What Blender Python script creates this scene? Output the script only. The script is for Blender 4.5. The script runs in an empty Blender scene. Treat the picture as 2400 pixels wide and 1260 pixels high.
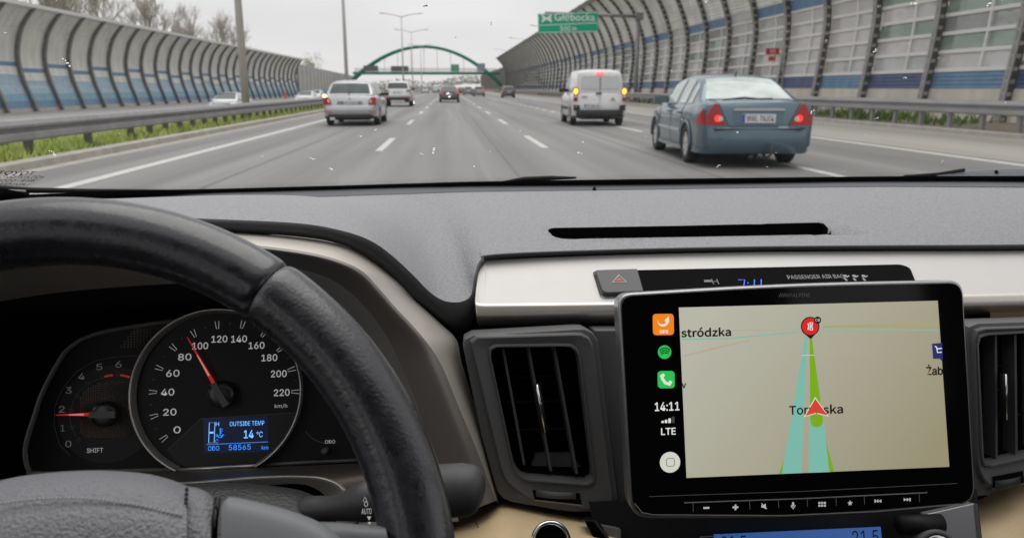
import bpy, bmesh, math, random
from mathutils import Vector, Matrix
V = Vector
rnd = random.Random(7)
SC = bpy.context.scene
COL = SC.collection

# ---------------------------------------------------------------- camera, sky, sun, exposure
HC = 1.22                                    # camera height above the road
FPX = 1800.0                                 # focal length in pixels of a 2400 px wide picture
PIT = math.atan(423 / FPX)
YAW = math.atan(150 / FPX * math.cos(PIT))
CR = V((math.cos(YAW), -math.sin(YAW), 0))
CF0 = V((math.sin(YAW), math.cos(YAW), 0))
CZ = V((0, 0, 1))
CF = CF0 * math.cos(PIT) - CZ * math.sin(PIT)
CU = CF0 * math.sin(PIT) + CZ * math.cos(PIT)
CC = V((0, 0, HC))
cam_d = bpy.data.cameras.new('camera')
cam = bpy.data.objects.new('camera', cam_d)
COL.objects.link(cam)
cam.matrix_world = Matrix((CR, CU, -CF)).transposed().to_4x4()
cam.location = CC
cam_d.sensor_width = 36
cam_d.lens = 36 * FPX / 2400
cam_d.clip_start = 0.02
cam_d.clip_end = 5000
cam_d.dof.use_dof = True
cam_d.dof.focus_distance = 0.62
cam_d.dof.aperture_fstop = 13.5
SC.camera = cam

SUN_EL, SUN_ROT = math.radians(74), math.radians(10)
W = bpy.data.worlds.new('World')
SC.world = W
W.use_nodes = True
wn, wl = W.node_tree.nodes, W.node_tree.links
wn.clear()
wo = wn.new('ShaderNodeOutputWorld')
wb = wn.new('ShaderNodeBackground')
wb.inputs[1].default_value = 0.1
sky = wn.new('ShaderNodeTexSky')
sky.sky_type = 'NISHITA'
sky.sun_disc = False
sky.sun_elevation = SUN_EL
sky.sun_rotation = SUN_ROT
tc = wn.new('ShaderNodeTexCoord')
mp = wn.new('ShaderNodeMapping')
mp.inputs['Scale'].default_value = (1.5, 1.5, 7)
nz = wn.new('ShaderNodeTexNoise')
nz.inputs['Scale'].default_value = 2.2
nz.inputs['Detail'].default_value = 5
rp = wn.new('ShaderNodeValToRGB')
rp.color_ramp.elements[0].position = .3
rp.color_ramp.elements[0].color = (6.1, 5.98, 6.05, 1)
rp.color_ramp.elements[1].position = .72
rp.color_ramp.elements[1].color = (7.0, 6.82, 6.88, 1)
mx = wn.new('ShaderNodeMixRGB')
mx.inputs[0].default_value = .95
wl.new(tc.outputs['Generated'], mp.inputs[0]); wl.new(mp.outputs[0], nz.inputs['Vector'])
wl.new(nz.outputs['Fac'], rp.inputs[0]); wl.new(sky.outputs[0], mx.inputs[1]); wl.new(rp.outputs[0], mx.inputs[2])
wl.new(mx.outputs[0], wb.inputs[0]); wl.new(wb.outputs[0], wo.inputs[0])
sun_d = bpy.data.lights.new('sun', 'SUN')
sun_d.energy = 1.2
sun_d.angle = math.radians(60)
sun_d.color = (1, .97, .93)
sun = bpy.data.objects.new('sun', sun_d)
COL.objects.link(sun)
sun.rotation_euler = (math.radians(-16), 0, math.radians(-10))
SC.view_settings.view_transform = 'Standard'
SC.view_settings.look = 'None'
SC.view_settings.exposure = 0.36
SC.view_settings.gamma = 1
SC.view_settings.use_curve_mapping = False
SC.render.engine = 'CYCLES'
SC.cycles.use_denoising = True
SC.cycles.max_bounces = 8
SC.cycles.transparent_max_bounces = 16
SC.cycles.caustics_reflective = False
SC.cycles.caustics_refractive = False

# ---------------------------------------------------------------- helpers
def ray(px, py): return CF * FPX + CR * (px - 1200) - CU * (py - 630)
def at(px, py, Y):
    d = ray(px, py)
    return CC + d * (Y / d.y)
def gz(px, py, z=0.0):
    d = ray(px, py)
    return CC + d * ((z - HC) / d.z)

ORG = {}
def reg(o, parent):
    COL.objects.link(o)
    if parent is not None:
        o.parent = parent
        ORG[o] = ORG.get(parent, V((0, 0, 0)))
    return o
def thing(name, label, cat, loc=(0, 0, 0), group=None, rz=0):
    o = bpy.data.objects.new(name, None)
    o.empty_display_size = .1
    COL.objects.link(o)
    o.location = loc
    o.rotation_euler = (0, 0, rz)
    ORG[o] = V(loc)
    tag(o, label, cat, group)
    return o
def tag(o, label, cat, group=None):
    o['label'] = label; o['category'] = cat
    if group: o['group'] = group
    return o
def struct(o):
    o['kind'] = 'structure'
    return o
def mk(name, vs, fs, m, parent=None, smooth=False, local=False, mi=None, uv=None):
    me = bpy.data.meshes.new(name)
    off = V((0, 0, 0)) if (local or parent is None) else ORG.get(parent, V((0, 0, 0)))
    me.from_pydata([tuple(V(v) - off) for v in vs], [], fs)
    for x in (m if isinstance(m, (list, tuple)) else [m]): me.materials.append(x)
    if mi:
        for p, i in zip(me.polygons, mi): p.material_index = i
    if smooth:
        me.polygons.foreach_set('use_smooth', [True] * len(me.polygons))
    me.update()
    o = bpy.data.objects.new(name, me)
    return reg(o, parent)
def clone(o, name, parent, loc=None, sc=None):
    c = o.copy(); c.name = name
    COL.objects.link(c)
    c.parent = parent
    if loc is not None: c.location = loc
    if sc is not None: c.scale = sc
    return c
def copy_tree(o, parent=None):
    c = o.copy(); COL.objects.link(c); c.parent = parent
    for ch in o.children: copy_tree(ch, c)
    return c
def sharp(o, a=32):
    o.data.set_sharp_from_angle(angle=math.radians(a)); return o
def bev(o, w, n=2, ang=35):
    b = o.modifiers.new('b', 'BEVEL'); b.width = w; b.segments = n; b.limit_method = 'ANGLE'; b.angle_limit = math.radians(ang)
    o.data.polygons.foreach_set('use_smooth', [True] * len(o.data.polygons))
    n_ = o.modifiers.new('n', 'WEIGHTED_NORMAL'); n_.keep_sharp = True
    return o
class MB:
    """collects geometry for one mesh"""
    def __init__(s): s.v = []; s.f = []; s.mi = []; s.cur = 0
    def add(s, vs, fs):
        b = len(s.v); s.v += [V(v) for v in vs]
        for f in fs: s.f.append(tuple(i + b for i in f)); s.mi.append(s.cur)
        return s
    def box(s, x0, x1, y0, y1, z0, z1):
        return s.add([(x0,y0,z0),(x1,y0,z0),(x1,y1,z0),(x0,y1,z0),(x0,y0,z1),(x1,y0,z1),(x1,y1,z1),(x0,y1,z1)],
                     [(3,2,1,0),(4,5,6,7),(0,1,5,4),(1,2,6,5),(2,3,7,6),(3,0,4,7)])
    def tube(s, pts, r, n=8, cap=True, flat=1.0):
        pts = [V(p) for p in pts]; rs = r if isinstance(r, (list, tuple)) else [r] * len(pts)
        vs = []; fs = []
        up0 = None
        for i, p in enumerate(pts):
            d = (pts[min(i + 1, len(pts) - 1)] - pts[max(i - 1, 0)]).normalized()
            a = V((0, 0, 1)) if abs(d.z) < .9 else V((1, 0, 0))
            if up0 is not None: a = up0
            u = d.cross(a).normalized(); w = u.cross(d).normalized(); up0 = w
            for k in range(n):
                t = 2 * math.pi * k / n
                vs.append(p + u * (rs[i] * math.cos(t)) + w * (rs[i] * math.sin(t) * flat))
        for i in range(len(pts) - 1):
            for k in range(n):
                a, b = i * n + k, i * n + (k + 1) % n
                fs.append((a, b, b + n, a + n))
        if cap:
            fs.append(tuple(range(n - 1, -1, -1))); fs.append(tuple(range((len(pts) - 1) * n, len(pts) * n)))
        return s.add(vs, fs)
    def sweep(s, prof, ys, close=False):
        """profile [(x,z)] swept along y"""
        n = len(prof); vs = [(x, y, z) for y in ys for x, z in prof]; fs = []
        m = n if close else n - 1
        for i in range(len(ys) - 1):
            for k in range(m):
                a, b = i * n + k, i * n + (k + 1) % n
                fs.append((a, b, b + n, a + n))
        return s.add(vs, fs)
    def build(s, name, m, parent=None, smooth=False, local=False):
        return mk(name, s.v, s.f, m, parent, smooth, local, s.mi if isinstance(m, (list, tuple)) else None)
def cr(p, t):
    """catmull-rom through p, t in 0..1"""
    n = len(p) - 1
    x = min(max(t, 0), 1) * n; i = min(int(x), n - 1); u = x - i
    a, b, c, d = p[max(i - 1, 0)], p[i], p[i + 1], p[min(i + 2, n)]
    return .5 * ((2 * b) + (c - a) * u + (2 * a - 5 * b + 4 * c - d) * u * u + (3 * b - a - 3 * c + d) * u ** 3)
def crv(pts, n, key=None):
    """pts (px,py,Y) control points -> n+1 world points, evenly spread"""
    P = [q if isinstance(q, Vector) else at(*q) for q in pts]
    Q = [cr(P, i / 300) for i in range(301)]
    L = [0]
    for a, b in zip(Q, Q[1:]): L.append(L[-1] + (b - a).length)
    out = []; j = 0
    for i in range(n + 1):
        s = L[-1] * i / n
        while j < 299 and L[j + 1] < s: j += 1
        k = (s - L[j]) / max(L[j + 1] - L[j], 1e-9)
        out.append(Q[j].lerp(Q[j + 1], min(k, 1)))
    return out
def crp(pts, n):
    """same, control-point paced (no arc-length respacing)"""
    P = [q if isinstance(q, Vector) else at(*q) for q in pts]
    return [cr(P, i / n) for i in range(n + 1)]
def grid(rows, closed=False, flip=False):
    n = len(rows[0]); vs = [p for r in rows for p in r]; fs = []
    for i in range(len(rows) - 1):
        for k in range(n if closed else n - 1):
            a, b = i * n + k, i * n + (k + 1) % n
            f = (a, b, b + n, a + n)
            fs.append(f[::-1] if flip else f)
    return vs, fs
def loft(name, curves, m, parent, n=60, nv=1, paced=False, flip=False):
    R = [(crp if paced else crv)(c, n) for c in curves]
    if nv > 1:
        rows = []
        for j in range((len(R) - 1) * nv + 1):
            t = j / ((len(R) - 1) * nv)
            rows.append([cr([r[i] for r in R], t) for i in range(n + 1)])
        R = rows
    vs, fs = grid(R, False, flip)
    return mk(name, vs, fs, m, parent, True)
class Pl:
    """a flat panel's own frame"""
    def __init__(s, o, tilt, yaw=0):
        s.o = V(o); s.u = V((math.cos(yaw), math.sin(yaw), 0)); b = V((-math.sin(yaw), math.cos(yaw), 0))
        s.v = b * math.sin(tilt) + CZ * math.cos(tilt); s.n = s.u.cross(s.v); s.setup()
    def setup(s): pass
    def p(s, px, py):
        d = ray(px, py); t = (s.o - CC).dot(s.n) / d.dot(s.n)
        q = CC + d * t - s.o
        return (q.dot(s.u), q.dot(s.v))
    def w(s, u, v, w=0): return s.o + s.u * u + s.v * v + s.n * w
    def ps(s, pts): return [s.p(*q) for q in pts]
    def k(s, px, py):
        a = s.p(px, py); b = s.p(px, py + 10)
        return math.hypot(a[0] - b[0], a[1] - b[1]) / 10
def rounded(pts, r, n=5):
    out = []
    N = len(pts)
    for i in range(N):
        a, b, c = V(pts[i - 1]), V(pts[i]), V(pts[(i + 1) % N])
        rr = r[i] if isinstance(r, (list, tuple)) else r
        d1, d2 = (a - b), (c - b)
        k = min(rr, d1.length * .49, d2.length * .49)
        p, q = b + d1.normalized() * k, b + d2.normalized() * k
        for j in range(n + 1):
            t = j / n
            x = p * (1 - t) ** 2 + b * 2 * t * (1 - t) + q * t * t
            out.append((x[0], x[1]))
    return out
def prism(name, pl, uv, w0, w1, m, parent, bevel=0, seg=2):
    n = len(uv)
    area = sum(uv[i][0] * uv[(i + 1) % n][1] - uv[(i + 1) % n][0] * uv[i][1] for i in range(n))
    if area < 0: uv = uv[::-1]
    vs = [pl.w(u, v, w0) for u, v in uv] + [pl.w(u, v, w1) for u, v in uv]
    fs = [tuple(range(n, 2 * n))] + [(i, (i + 1) % n, (i + 1) % n + n, i + n) for i in range(n)]
    if bevel: fs.append(tuple(range(n - 1, -1, -1)))
    o = mk(name, vs, fs, m, parent)
    if bevel: bev(o, bevel, seg)
    return o
def sheet(name, pl, uv, w, m, parent):
    n = len(uv)
    area = sum(uv[i][0] * uv[(i + 1) % n][1] - uv[(i + 1) % n][0] * uv[i][1] for i in range(n))
    if area < 0: uv = uv[::-1]
    return mk(name, [pl.w(u, v, w) for u, v in uv], [tuple(range(n))], m, parent)
def circ(c, r, n=24, a0=0, a1=2 * math.pi, full=True):
    return [(c[0] + r * math.cos(a0 + (a1 - a0) * i / n), c[1] + r * math.sin(a0 + (a1 - a0) * i / n)) for i in range(n if full else n + 1)]
def strip2(pl, pts, wd, w, closed=False):
    """flat line of width wd along uv points -> verts, faces"""
    n = len(pts); vs = []; fs = []
    for i in range(n):
        a = V(pts[i - 1] if (closed or i) else pts[0]); b = V(pts[(i + 1) % n] if (closed or i < n - 1) else pts[-1])
        d = (b - a).normalized(); q = V((-d[1], d[0])) * wd * .5
        p = V(pts[i]); vs += [pl.w(p[0] + q[0], p[1] + q[1], w), pl.w(p[0] - q[0], p[1] - q[1], w)]
    for i in range(n if closed else n - 1):
        a, b = 2 * i, 2 * ((i + 1) % n)
        fs.append((a + 1, b + 1, b, a))
    return vs, fs
def line(name, pl, pts, wd, w, m, parent, closed=False):
    vs, fs = strip2(pl, pts, wd, w, closed)
    return mk(name, vs, fs, m, parent)
def lines(name, pl, many, wd, w, m, parent):
    b = MB()
    for i, (pts, cl) in enumerate(many): b.add(*strip2(pl, pts, wd, w + i * max(2e-5, w * .08), cl))
    return b.build(name, m, parent)
_tc = {}
try:   # Blender's own bundled sans serif; the built-in one is the fallback
    import os
    FONT = bpy.data.fonts.load(os.path.join(bpy.utils.system_resource('DATAFILES'), 'fonts', 'Inter.woff2'))
    FONT2 = bpy.data.fonts.load(os.path.join(bpy.utils.system_resource('DATAFILES'), 'fonts', 'Noto Sans CJK Regular.woff2'))
except Exception:
    FONT = FONT2 = None
def glyphs(s):
    if s not in _tc:
        c = bpy.data.curves.new('t', 'FONT'); c.body = s; c.resolution_u = 4
        f_ = FONT if 'k' not in s else (FONT2 if max(s) < '\u0100' else None)
        if f_: c.font = f_
        o = bpy.data.objects.new('t', c); COL.objects.link(o)
        dg = bpy.context.evaluated_depsgraph_get()
        me = bpy.data.meshes.new_from_object(o.evaluated_get(dg))
        vs = [(v.co.x, v.co.y) for v in me.vertices]; fs = [tuple(p.vertices) for p in me.polygons]
        bpy.data.objects.remove(o); bpy.data.curves.remove(c); bpy.data.meshes.remove(me)
        _tc[s] = (vs, fs)
    return _tc[s]
def textp(name, pl, s, px, py, hp, m, parent, w=.0004, wp=None, shear=0, mirror=False, align='C', bold=0, seg=None):
    """lettering on panel pl; centre px,py, height hp pixels (bbox), optional width wp"""
    vs, fs = glyphs(s)
    x0, x1 = min(v[0] for v in vs), max(v[0] for v in vs); y0, y1 = min(v[1] for v in vs), max(v[1] for v in vs)
    k = pl.k(px, py); H = hp * k; sy = H / (y1 - y0); sx = sy if wp is None else wp * k / (x1 - x0)
    c = pl.p(px, py); out = []
    ax = (x0 + x1) / 2 if align == 'C' else (x0 if align == 'L' else x1)
    for x, y in vs:
        X = (x - ax) * sx + (y - (y0 + y1) / 2) * sy * shear; Y = (y - (y0 + y1) / 2) * sy
        if mirror: X = -X
        out.append(pl.w(c[0] + X, c[1] + Y, w))
    b = MB(); b.add(out, fs)
    if bold:
        for dx, dy in ((bold, 0), (-bold, 0), (0, bold), (0, -bold)):
            b.add([q + pl.u * dx * k + pl.v * dy * k + pl.n * (.00004 * (1 + abs(dx) + (2 if dy > 0 else 0))) for q in out], fs)
    return b.build(name, m, parent)

# ---------------------------------------------------------------- materials
def mat(name, col, rough=.6, metal=0, spec=.5, var=0, vscale=5, bump=0, bscale=100, bdist=.001, coat=0, emit=None, estr=0, vcol=None, rvar=0, stretch=None, bdetail=3, btype='noise'):
    m = bpy.data.materials.new(name); m.use_nodes = True
    nt = m.node_tree; b = nt.nodes['Principled BSDF']
    c = tuple(col) + (1,)
    b.inputs['Base Color'].default_value = c
    b.inputs['Roughness'].default_value = rough
    b.inputs['Metallic'].default_value = metal
    b.inputs['Specular IOR Level'].default_value = spec
    if coat: b.inputs['Coat Weight'].default_value = coat; b.inputs['Coat Roughness'].default_value = .06
    if emit: b.inputs['Emission Color'].default_value = tuple(emit) + (1,); b.inputs['Emission Strength'].default_value = estr
    t = None
    def coord(s):
        nonlocal t
        t = t or nt.nodes.new('ShaderNodeTexCoord')
        if s is None: return t.outputs['Object']
        q = nt.nodes.new('ShaderNodeMapping'); q.inputs['Scale'].default_value = s
        nt.links.new(t.outputs['Object'], q.inputs[0]); return q.outputs[0]
    if var or vcol:
        n = nt.nodes.new('ShaderNodeTexNoise'); n.inputs['Scale'].default_value = vscale; n.inputs['Detail'].default_value = 6
        nt.links.new(coord(stretch), n.inputs['Vector'])
        r = nt.nodes.new('ShaderNodeValToRGB'); r.color_ramp.elements[0].position = .3; r.color_ramp.elements[1].position = .7
        if vcol: r.color_ramp.elements[0].color = c; r.color_ramp.elements[1].color = tuple(vcol) + (1,)
        else:
            r.color_ramp.elements[0].color = tuple(x * (1 - var) for x in col) + (1,)
            r.color_ramp.elements[1].color = tuple(x * (1 + var) for x in col) + (1,)
        nt.links.new(n.outputs['Fac'], r.inputs[0]); nt.links.new(r.outputs[0], b.inputs['Base Color'])
        if rvar:
            g = nt.nodes.new('ShaderNodeMapRange'); g.inputs[3].default_value = rough - rvar; g.inputs[4].default_value = rough + rvar
            g.inputs[1].default_value = .3; g.inputs[2].default_value = .7
            nt.links.new(n.outputs['Fac'], g.inputs[0]); nt.links.new(g.outputs[0], b.inputs['Roughness'])
    if bump:
        if btype == 'noise':
            n2 = nt.nodes.new('ShaderNodeTexNoise'); n2.inputs['Detail'].default_value = bdetail; src = n2.outputs['Fac']
        elif btype == 'voronoi':
            n2 = nt.nodes.new('ShaderNodeTexVoronoi'); n2.feature = 'DISTANCE_TO_EDGE'; src = n2.outputs['Distance']
        else:
            n2 = nt.nodes.new('ShaderNodeTexWave'); n2.bands_direction = btype; src = n2.outputs['Fac']
        n2.inputs['Scale'].default_value = bscale
        nt.links.new(coord(None), n2.inputs['Vector'])
        bp = nt.nodes.new('ShaderNodeBump'); bp.inputs['Strength'].default_value = bump; bp.inputs['Distance'].default_value = bdist
        nt.links.new(src, bp.inputs['Height']); nt.links.new(bp.outputs[0], b.inputs['Normal'])
    return m
def emi(name, col, s):
    return mat(name, tuple(x * .25 for x in col), .5, emit=col, estr=s)
def glassmat(name, tint=(1, 1, 1), refl=.5, dif=0, dcol=(.8, .8, .8), rough=.0, ior=1.5):
    m = bpy.data.materials.new(name); m.use_nodes = True
    nt = m.node_tree; nt.nodes.clear()
    o = nt.nodes.new('ShaderNodeOutputMaterial'); tr = nt.nodes.new('ShaderNodeBsdfTransparent'); gl = nt.nodes.new('ShaderNodeBsdfGlossy')
    tr.inputs[0].default_value = tuple(tint) + (1,); gl.inputs['Roughness'].default_value = rough
    fr = nt.nodes.new('ShaderNodeFresnel'); fr.inputs[0].default_value = ior
    ml = nt.nodes.new('ShaderNodeMath'); ml.operation = 'MULTIPLY'; ml.inputs[1].default_value = refl
    mxs = nt.nodes.new('ShaderNodeMixShader')
    nt.links.new(fr.outputs[0], ml.inputs[0]); nt.links.new(ml.outputs[0], mxs.inputs[0])
    base = tr.outputs[0]
    if dif:
        df = nt.nodes.new('ShaderNodeBsdfDiffuse'); df.inputs[0].default_value = tuple(dcol) + (1,)
        m2 = nt.nodes.new('ShaderNodeMixShader'); m2.inputs[0].default_value = dif
        nt.links.new(tr.outputs[0], m2.inputs[1]); nt.links.new(df.outputs[0], m2.inputs[2]); base = m2.outputs[0]
    nt.links.new(base, mxs.inputs[1]); nt.links.new(gl.outputs[0], mxs.inputs[2]); nt.links.new(mxs.outputs[0], o.inputs[0])
    return m
# ---------------------------------------------------------------- outside: materials
M_asph = mat('asphalt', (.215, .21, .203), .62, var=.24, vscale=.8, bump=.25, bscale=60, bdist=.004, stretch=(2.2, .05, 1))
nt = M_asph.node_tree; bs_ = nt.nodes['Principled BSDF']; src_ = bs_.inputs['Base Color'].links[0].from_socket    # darker wheel tracks, two to a lane
t_ = nt.nodes.new('ShaderNodeTexCoord'); s_ = nt.nodes.new('ShaderNodeSeparateXYZ'); nt.links.new(t_.outputs['Object'], s_.inputs[0])
m1 = nt.nodes.new('ShaderNodeMath'); m1.operation = 'MULTIPLY_ADD'; m1.inputs[1].default_value = 2 * math.pi / 1.725; m1.inputs[2].default_value = -.3 * 2 * math.pi / 1.725; nt.links.new(s_.outputs['X'], m1.inputs[0])
m2 = nt.nodes.new('ShaderNodeMath'); m2.operation = 'COSINE'; nt.links.new(m1.outputs[0], m2.inputs[0])
m3 = nt.nodes.new('ShaderNodeMath'); m3.operation = 'MULTIPLY_ADD'; m3.inputs[1].default_value = .09; m3.inputs[2].default_value = .97; nt.links.new(m2.outputs[0], m3.inputs[0])
v_ = nt.nodes.new('ShaderNodeVectorMath'); v_.operation = 'SCALE'; nt.links.new(src_, v_.inputs[0]); nt.links.new(m3.outputs[0], v_.inputs['Scale']); nt.links.new(v_.outputs[0], bs_.inputs['Base Color'])
M_asph2 = mat('old_asphalt', (.25, .245, .235), .7, var=.15, vscale=.4, stretch=(1, .08, 1))
M_conc = mat('concrete', (.42, .40, .36), .8, var=.15, vscale=3, bump=.3, bscale=30, bdist=.004)
M_dirt = mat('dirt', (.26, .22, .16), .95, var=.3, vscale=3, bump=.5, bscale=12, bdist=.03)
M_soil = mat('ground_soil', (.16, .17, .10), .95, var=.3, vscale=.2)
M_white = mat('road_paint', (.60, .59, .565), .6, var=.12, vscale=9)
M_grass = mat('grass_blades', (.34, .46, .08), .8, vcol=(.56, .62, .20), vscale=3)
M_weed = mat('weed_leaves', (.09, .19, .03), .8, vcol=(.16, .26, .06), vscale=6)
M_galv = mat('galvanised_steel', (.33, .33, .33), .5, .35, var=.12, vscale=4, stretch=(1, .2, 1))
M_galvd = mat('grey_painted_steel', (.30, .295, .30), .5, .2, var=.15, vscale=4)
M_rib = mat('rib_steel', (.11, .105, .10), .55, .2, var=.2, vscale=3)
M_ribl = mat('rib_plate', (.34, .33, .315), .5, .3, var=.15, vscale=3)
M_rungs = mat('rib_rung', (.5, .49, .46), .5, .3)
M_louv = mat('grey_louvre_panel', (.78, .77, .72), .7, var=.16, vscale=1.2, stretch=(1, .9, .25), bump=.7, bscale=2.1, bdist=.05, btype='Z')
M_louvl = mat('pale_louvre_panel', (.82, .81, .77), .7, var=.16, vscale=1.2, stretch=(1, .9, .25), bump=.6, bscale=1.7, bdist=.05, btype='Z')
M_blue = mat('blue_panel', (.15, .26, .41), .6, var=.15, vscale=2, bump=.5, bscale=2.4, bdist=.04, btype='Z')
M_bluel = mat('light_blue_panel', (.36, .49, .58), .6, var=.12, vscale=2, bump=.5, bscale=2.4, bdist=.04, btype='Z')
M_bluem = mat('teal_blue_panel', (.21, .39, .50), .6, var=.12, vscale=2, bump=.5, bscale=2.4, bdist=.04, btype='Z')
M_blued = mat('navy_panel', (.09, .12, .24), .6, var=.2, vscale=2, bump=.5, bscale=2.4, bdist=.04, btype='Z')
M_rail = mat('white_frame_paint', (.80, .79, .77), .5)
M_pane = glassmat('acrylic_pane', (.88, .90, .90), .5, .42, (.80, .81, .81))
M_panes = [M_pane, glassmat('green_backdrop_pane', (.72, .80, .76), .5, .40, (.52, .60, .55)), M_pane, glassmat('grey_backdrop_pane', (.80, .80, .80), .5, .38, (.56, .57, .58)), glassmat('pale_backdrop_pane', (.92, .92, .92), .5, .5, (.88, .86, .86))]  # varied look of things behind the panes, painted in as tints
M_base = mat('pale_concrete', (.66, .62, .53), .85, var=.14, vscale=1.5, stretch=(1, 1, .4), bump=.3, bscale=20, bdist=.004)
M_pole = mat('lamp_post_steel', (.58, .56, .53), .5, .3)
M_green = mat('bridge_green_paint', (.01, .22, .14), .45, var=.1, vscale=1)
M_sgn = mat('sign_green', (.0, .43, .24), .45)
M_sgw = mat('sign_white', (.95, .96, .95), .45)
M_sgr = mat('sign_red', (.55, .03, .035), .45)
M_sgo = mat('sign_orange', (.75, .18, .03), .45)
M_dark = mat('dark_sign_back', (.14, .14, .15), .6)
M_bark = mat('bark', (.20, .175, .15), .9, var=.2, vscale=3)
M_twig = mat('twigs', (.46, .425, .38), .9, var=.2, vscale=2)
M_bud = mat('spring_buds', (.25, .27, .08), .9, var=.3, vscale=2)
M_leaf = mat('leaves', (.07, .12, .03), .8, vcol=(.14, .2, .05), vscale=2)
M_wallp = mat('render_wall', (.78, .75, .72), .85, var=.08, vscale=.5)
M_wallr = mat('pink_wall', (.68, .55, .52), .85, var=.08, vscale=.5)
M_winb = mat('building_window', (.05, .06, .07), .15)
M_tyre = mat('tyre_rubber', (.018, .018, .019), .75)
M_alloy = mat('alloy_rim', (.72, .72, .71), .35, .35)
M_cblk = mat('black_car_plastic', (.025, .026, .028), .55)
M_cgl = mat('car_window', (.035, .045, .047), .10, spec=.3)
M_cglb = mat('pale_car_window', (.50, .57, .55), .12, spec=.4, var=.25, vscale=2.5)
M_tail = mat('tail_light_red', (.45, .01, .015), .15, coat=.6)
M_taill = mat('tail_light_lit', (.5, .01, .01), .2, emit=(1, .05, .03), estr=.9)
M_amber = mat('indicator_lit', (.8, .3, .01), .2, emit=(1, .5, .02), estr=2.6)
M_pink = mat('brake_light_high', (.8, .2, .2), .2, emit=(1, .18, .18), estr=.9)
M_clear = mat('clear_lens', (.7, .68, .66), .1, coat=.5)
M_plate = mat('number_plate_white', (.72, .73, .74), .4)
M_ptxt = mat('number_plate_black', (.02, .02, .02), .5)
M_pblue = mat('number_plate_blue', (.02, .10, .45), .4)
M_chrome = mat('chrome', (.75, .75, .76), .12, 1)
M_haul = mat('rusty_tow_hook', (.07, .055, .045), .7)

# ---------------------------------------------------------------- ground, roads
ys = [-40 + 20 * i for i in range(20)] + [400, 600, 1000, 2500]
def sheetx(name, x0, x1, z, m, y0=-40, y1=2500, n=24):
    Y = [y for y in ys if y0 <= y <= y1]
    if not Y or Y[0] > y0: Y = [y0] + Y
    if Y[-1] < y1: Y.append(y1)
    return MB().sweep([(x0, z), (x1, z)], Y).build(name, m)
g = struct(mk('ground', [(-1500, -200, -.75), (1500, -200, -.75), (1500, 3000, -.75), (-1500, 3000, -.75)], [(0, 1, 2, 3)], M_soil))
road = struct(MB().sweep([(-6.15, -.5), (-6.15, 0), (9.6, 0), (9.6, -.5)], [-40, 0, 40, 100, 200, 400, 1000, 2500]).build('road', M_asph))
onc = struct(MB().sweep([(-30.9, -.62), (-30.9, -.5), (-9.6, -.5), (-9.6, -.6)], [-40, 0, 40, 100, 200, 400, 1000, 2500]).build('oncoming_road', M_asph2))
sh = struct(MB().sweep([(9.6, -.3), (9.6, .003), (14.0, .006), (14.0, -.3)], [-40, 0, 40, 100, 200, 400, 1000, 2500]).build('hard_shoulder', M_conc and mat('shoulder_asphalt', (.38, .365, .33), .8, var=.18, vscale=.6, stretch=(1, .08, 1))))
kerb = struct(MB().sweep([(14.0, -.2), (14.0, .10), (14.04, .12), (14.3, .12), (14.3, -.2)], [-40, 0, 40, 100, 200, 400, 1000]).build('kerb', M_conc))
verge = struct(MB().sweep([(14.3, .10), (15.5, .14), (16.8, .2), (19, .2)], [-40, 0, 40, 100, 200, 400, 1000]).build('verge', M_dirt))
gut = struct(MB().sweep([(-6.15, -.4), (-6.15, .006), (-6.55, -.015), (-6.55, .10), (-6.60, .12), (-6.78, .12), (-6.78, -.3)][::-1], [-40, 0, 40, 100, 200, 400, 1000]).build('gutter_kerb', M_conc))
med = struct(MB().sweep([(-9.6, -.6), (-9.3, -.15), (-8.4, .04), (-6.78, .09)], [-40, 0, 40, 100, 200, 400, 1000]).build('median', M_dirt))
def paint(x, w, y0, y1, parent=road, z=.004, name='lane_dash'):
    o = mk(name, [(x - w / 2, y0, z), (x + w / 2, y0, z), (x + w / 2, y1, z), (x - w / 2, y1, z)], [(0, 1, 2, 3)], M_white, parent)
    return o
paint(-4.86, .21, -20, 500, name='edge_line')
paint(9.28, .24, -20, 500, name='edge_line')
for i in range(14):
    paint(-1.40, .15, 15.6 + 11.4 * i, 19.7 + 11.4 * i)
    paint(2.02, .15, 16.2 + 11.0 * i, 20.4 + 11.0 * i)
paint(5.53, .17, 9.3, 12.6); paint(5.53, .17, 22, 25.2)
for i in range(20): paint(5.55, .2, 33 + 3.75 * i, 34.9 + 3.75 * i)
M_seam = mat('road_seam', (.15, .148, .142), .7)
M_seam2 = mat('pale_road_seam', (.25, .246, .238), .7)
for x, w, m in ((.98, .05, M_seam), (.55, .10, M_seam2), (-3.1, .05, M_seam), (3.8, .05, M_seam)):
    o = paint(x, w, 4, 300, z=.002, name='joint_seam'); o.data.materials[0] = m
for i in range(3):
    for k in range(30): paint(-13.2 - 3.6 * i, .14, 20 + 12 * k, 24 + 12 * k, onc, -.496)
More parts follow.
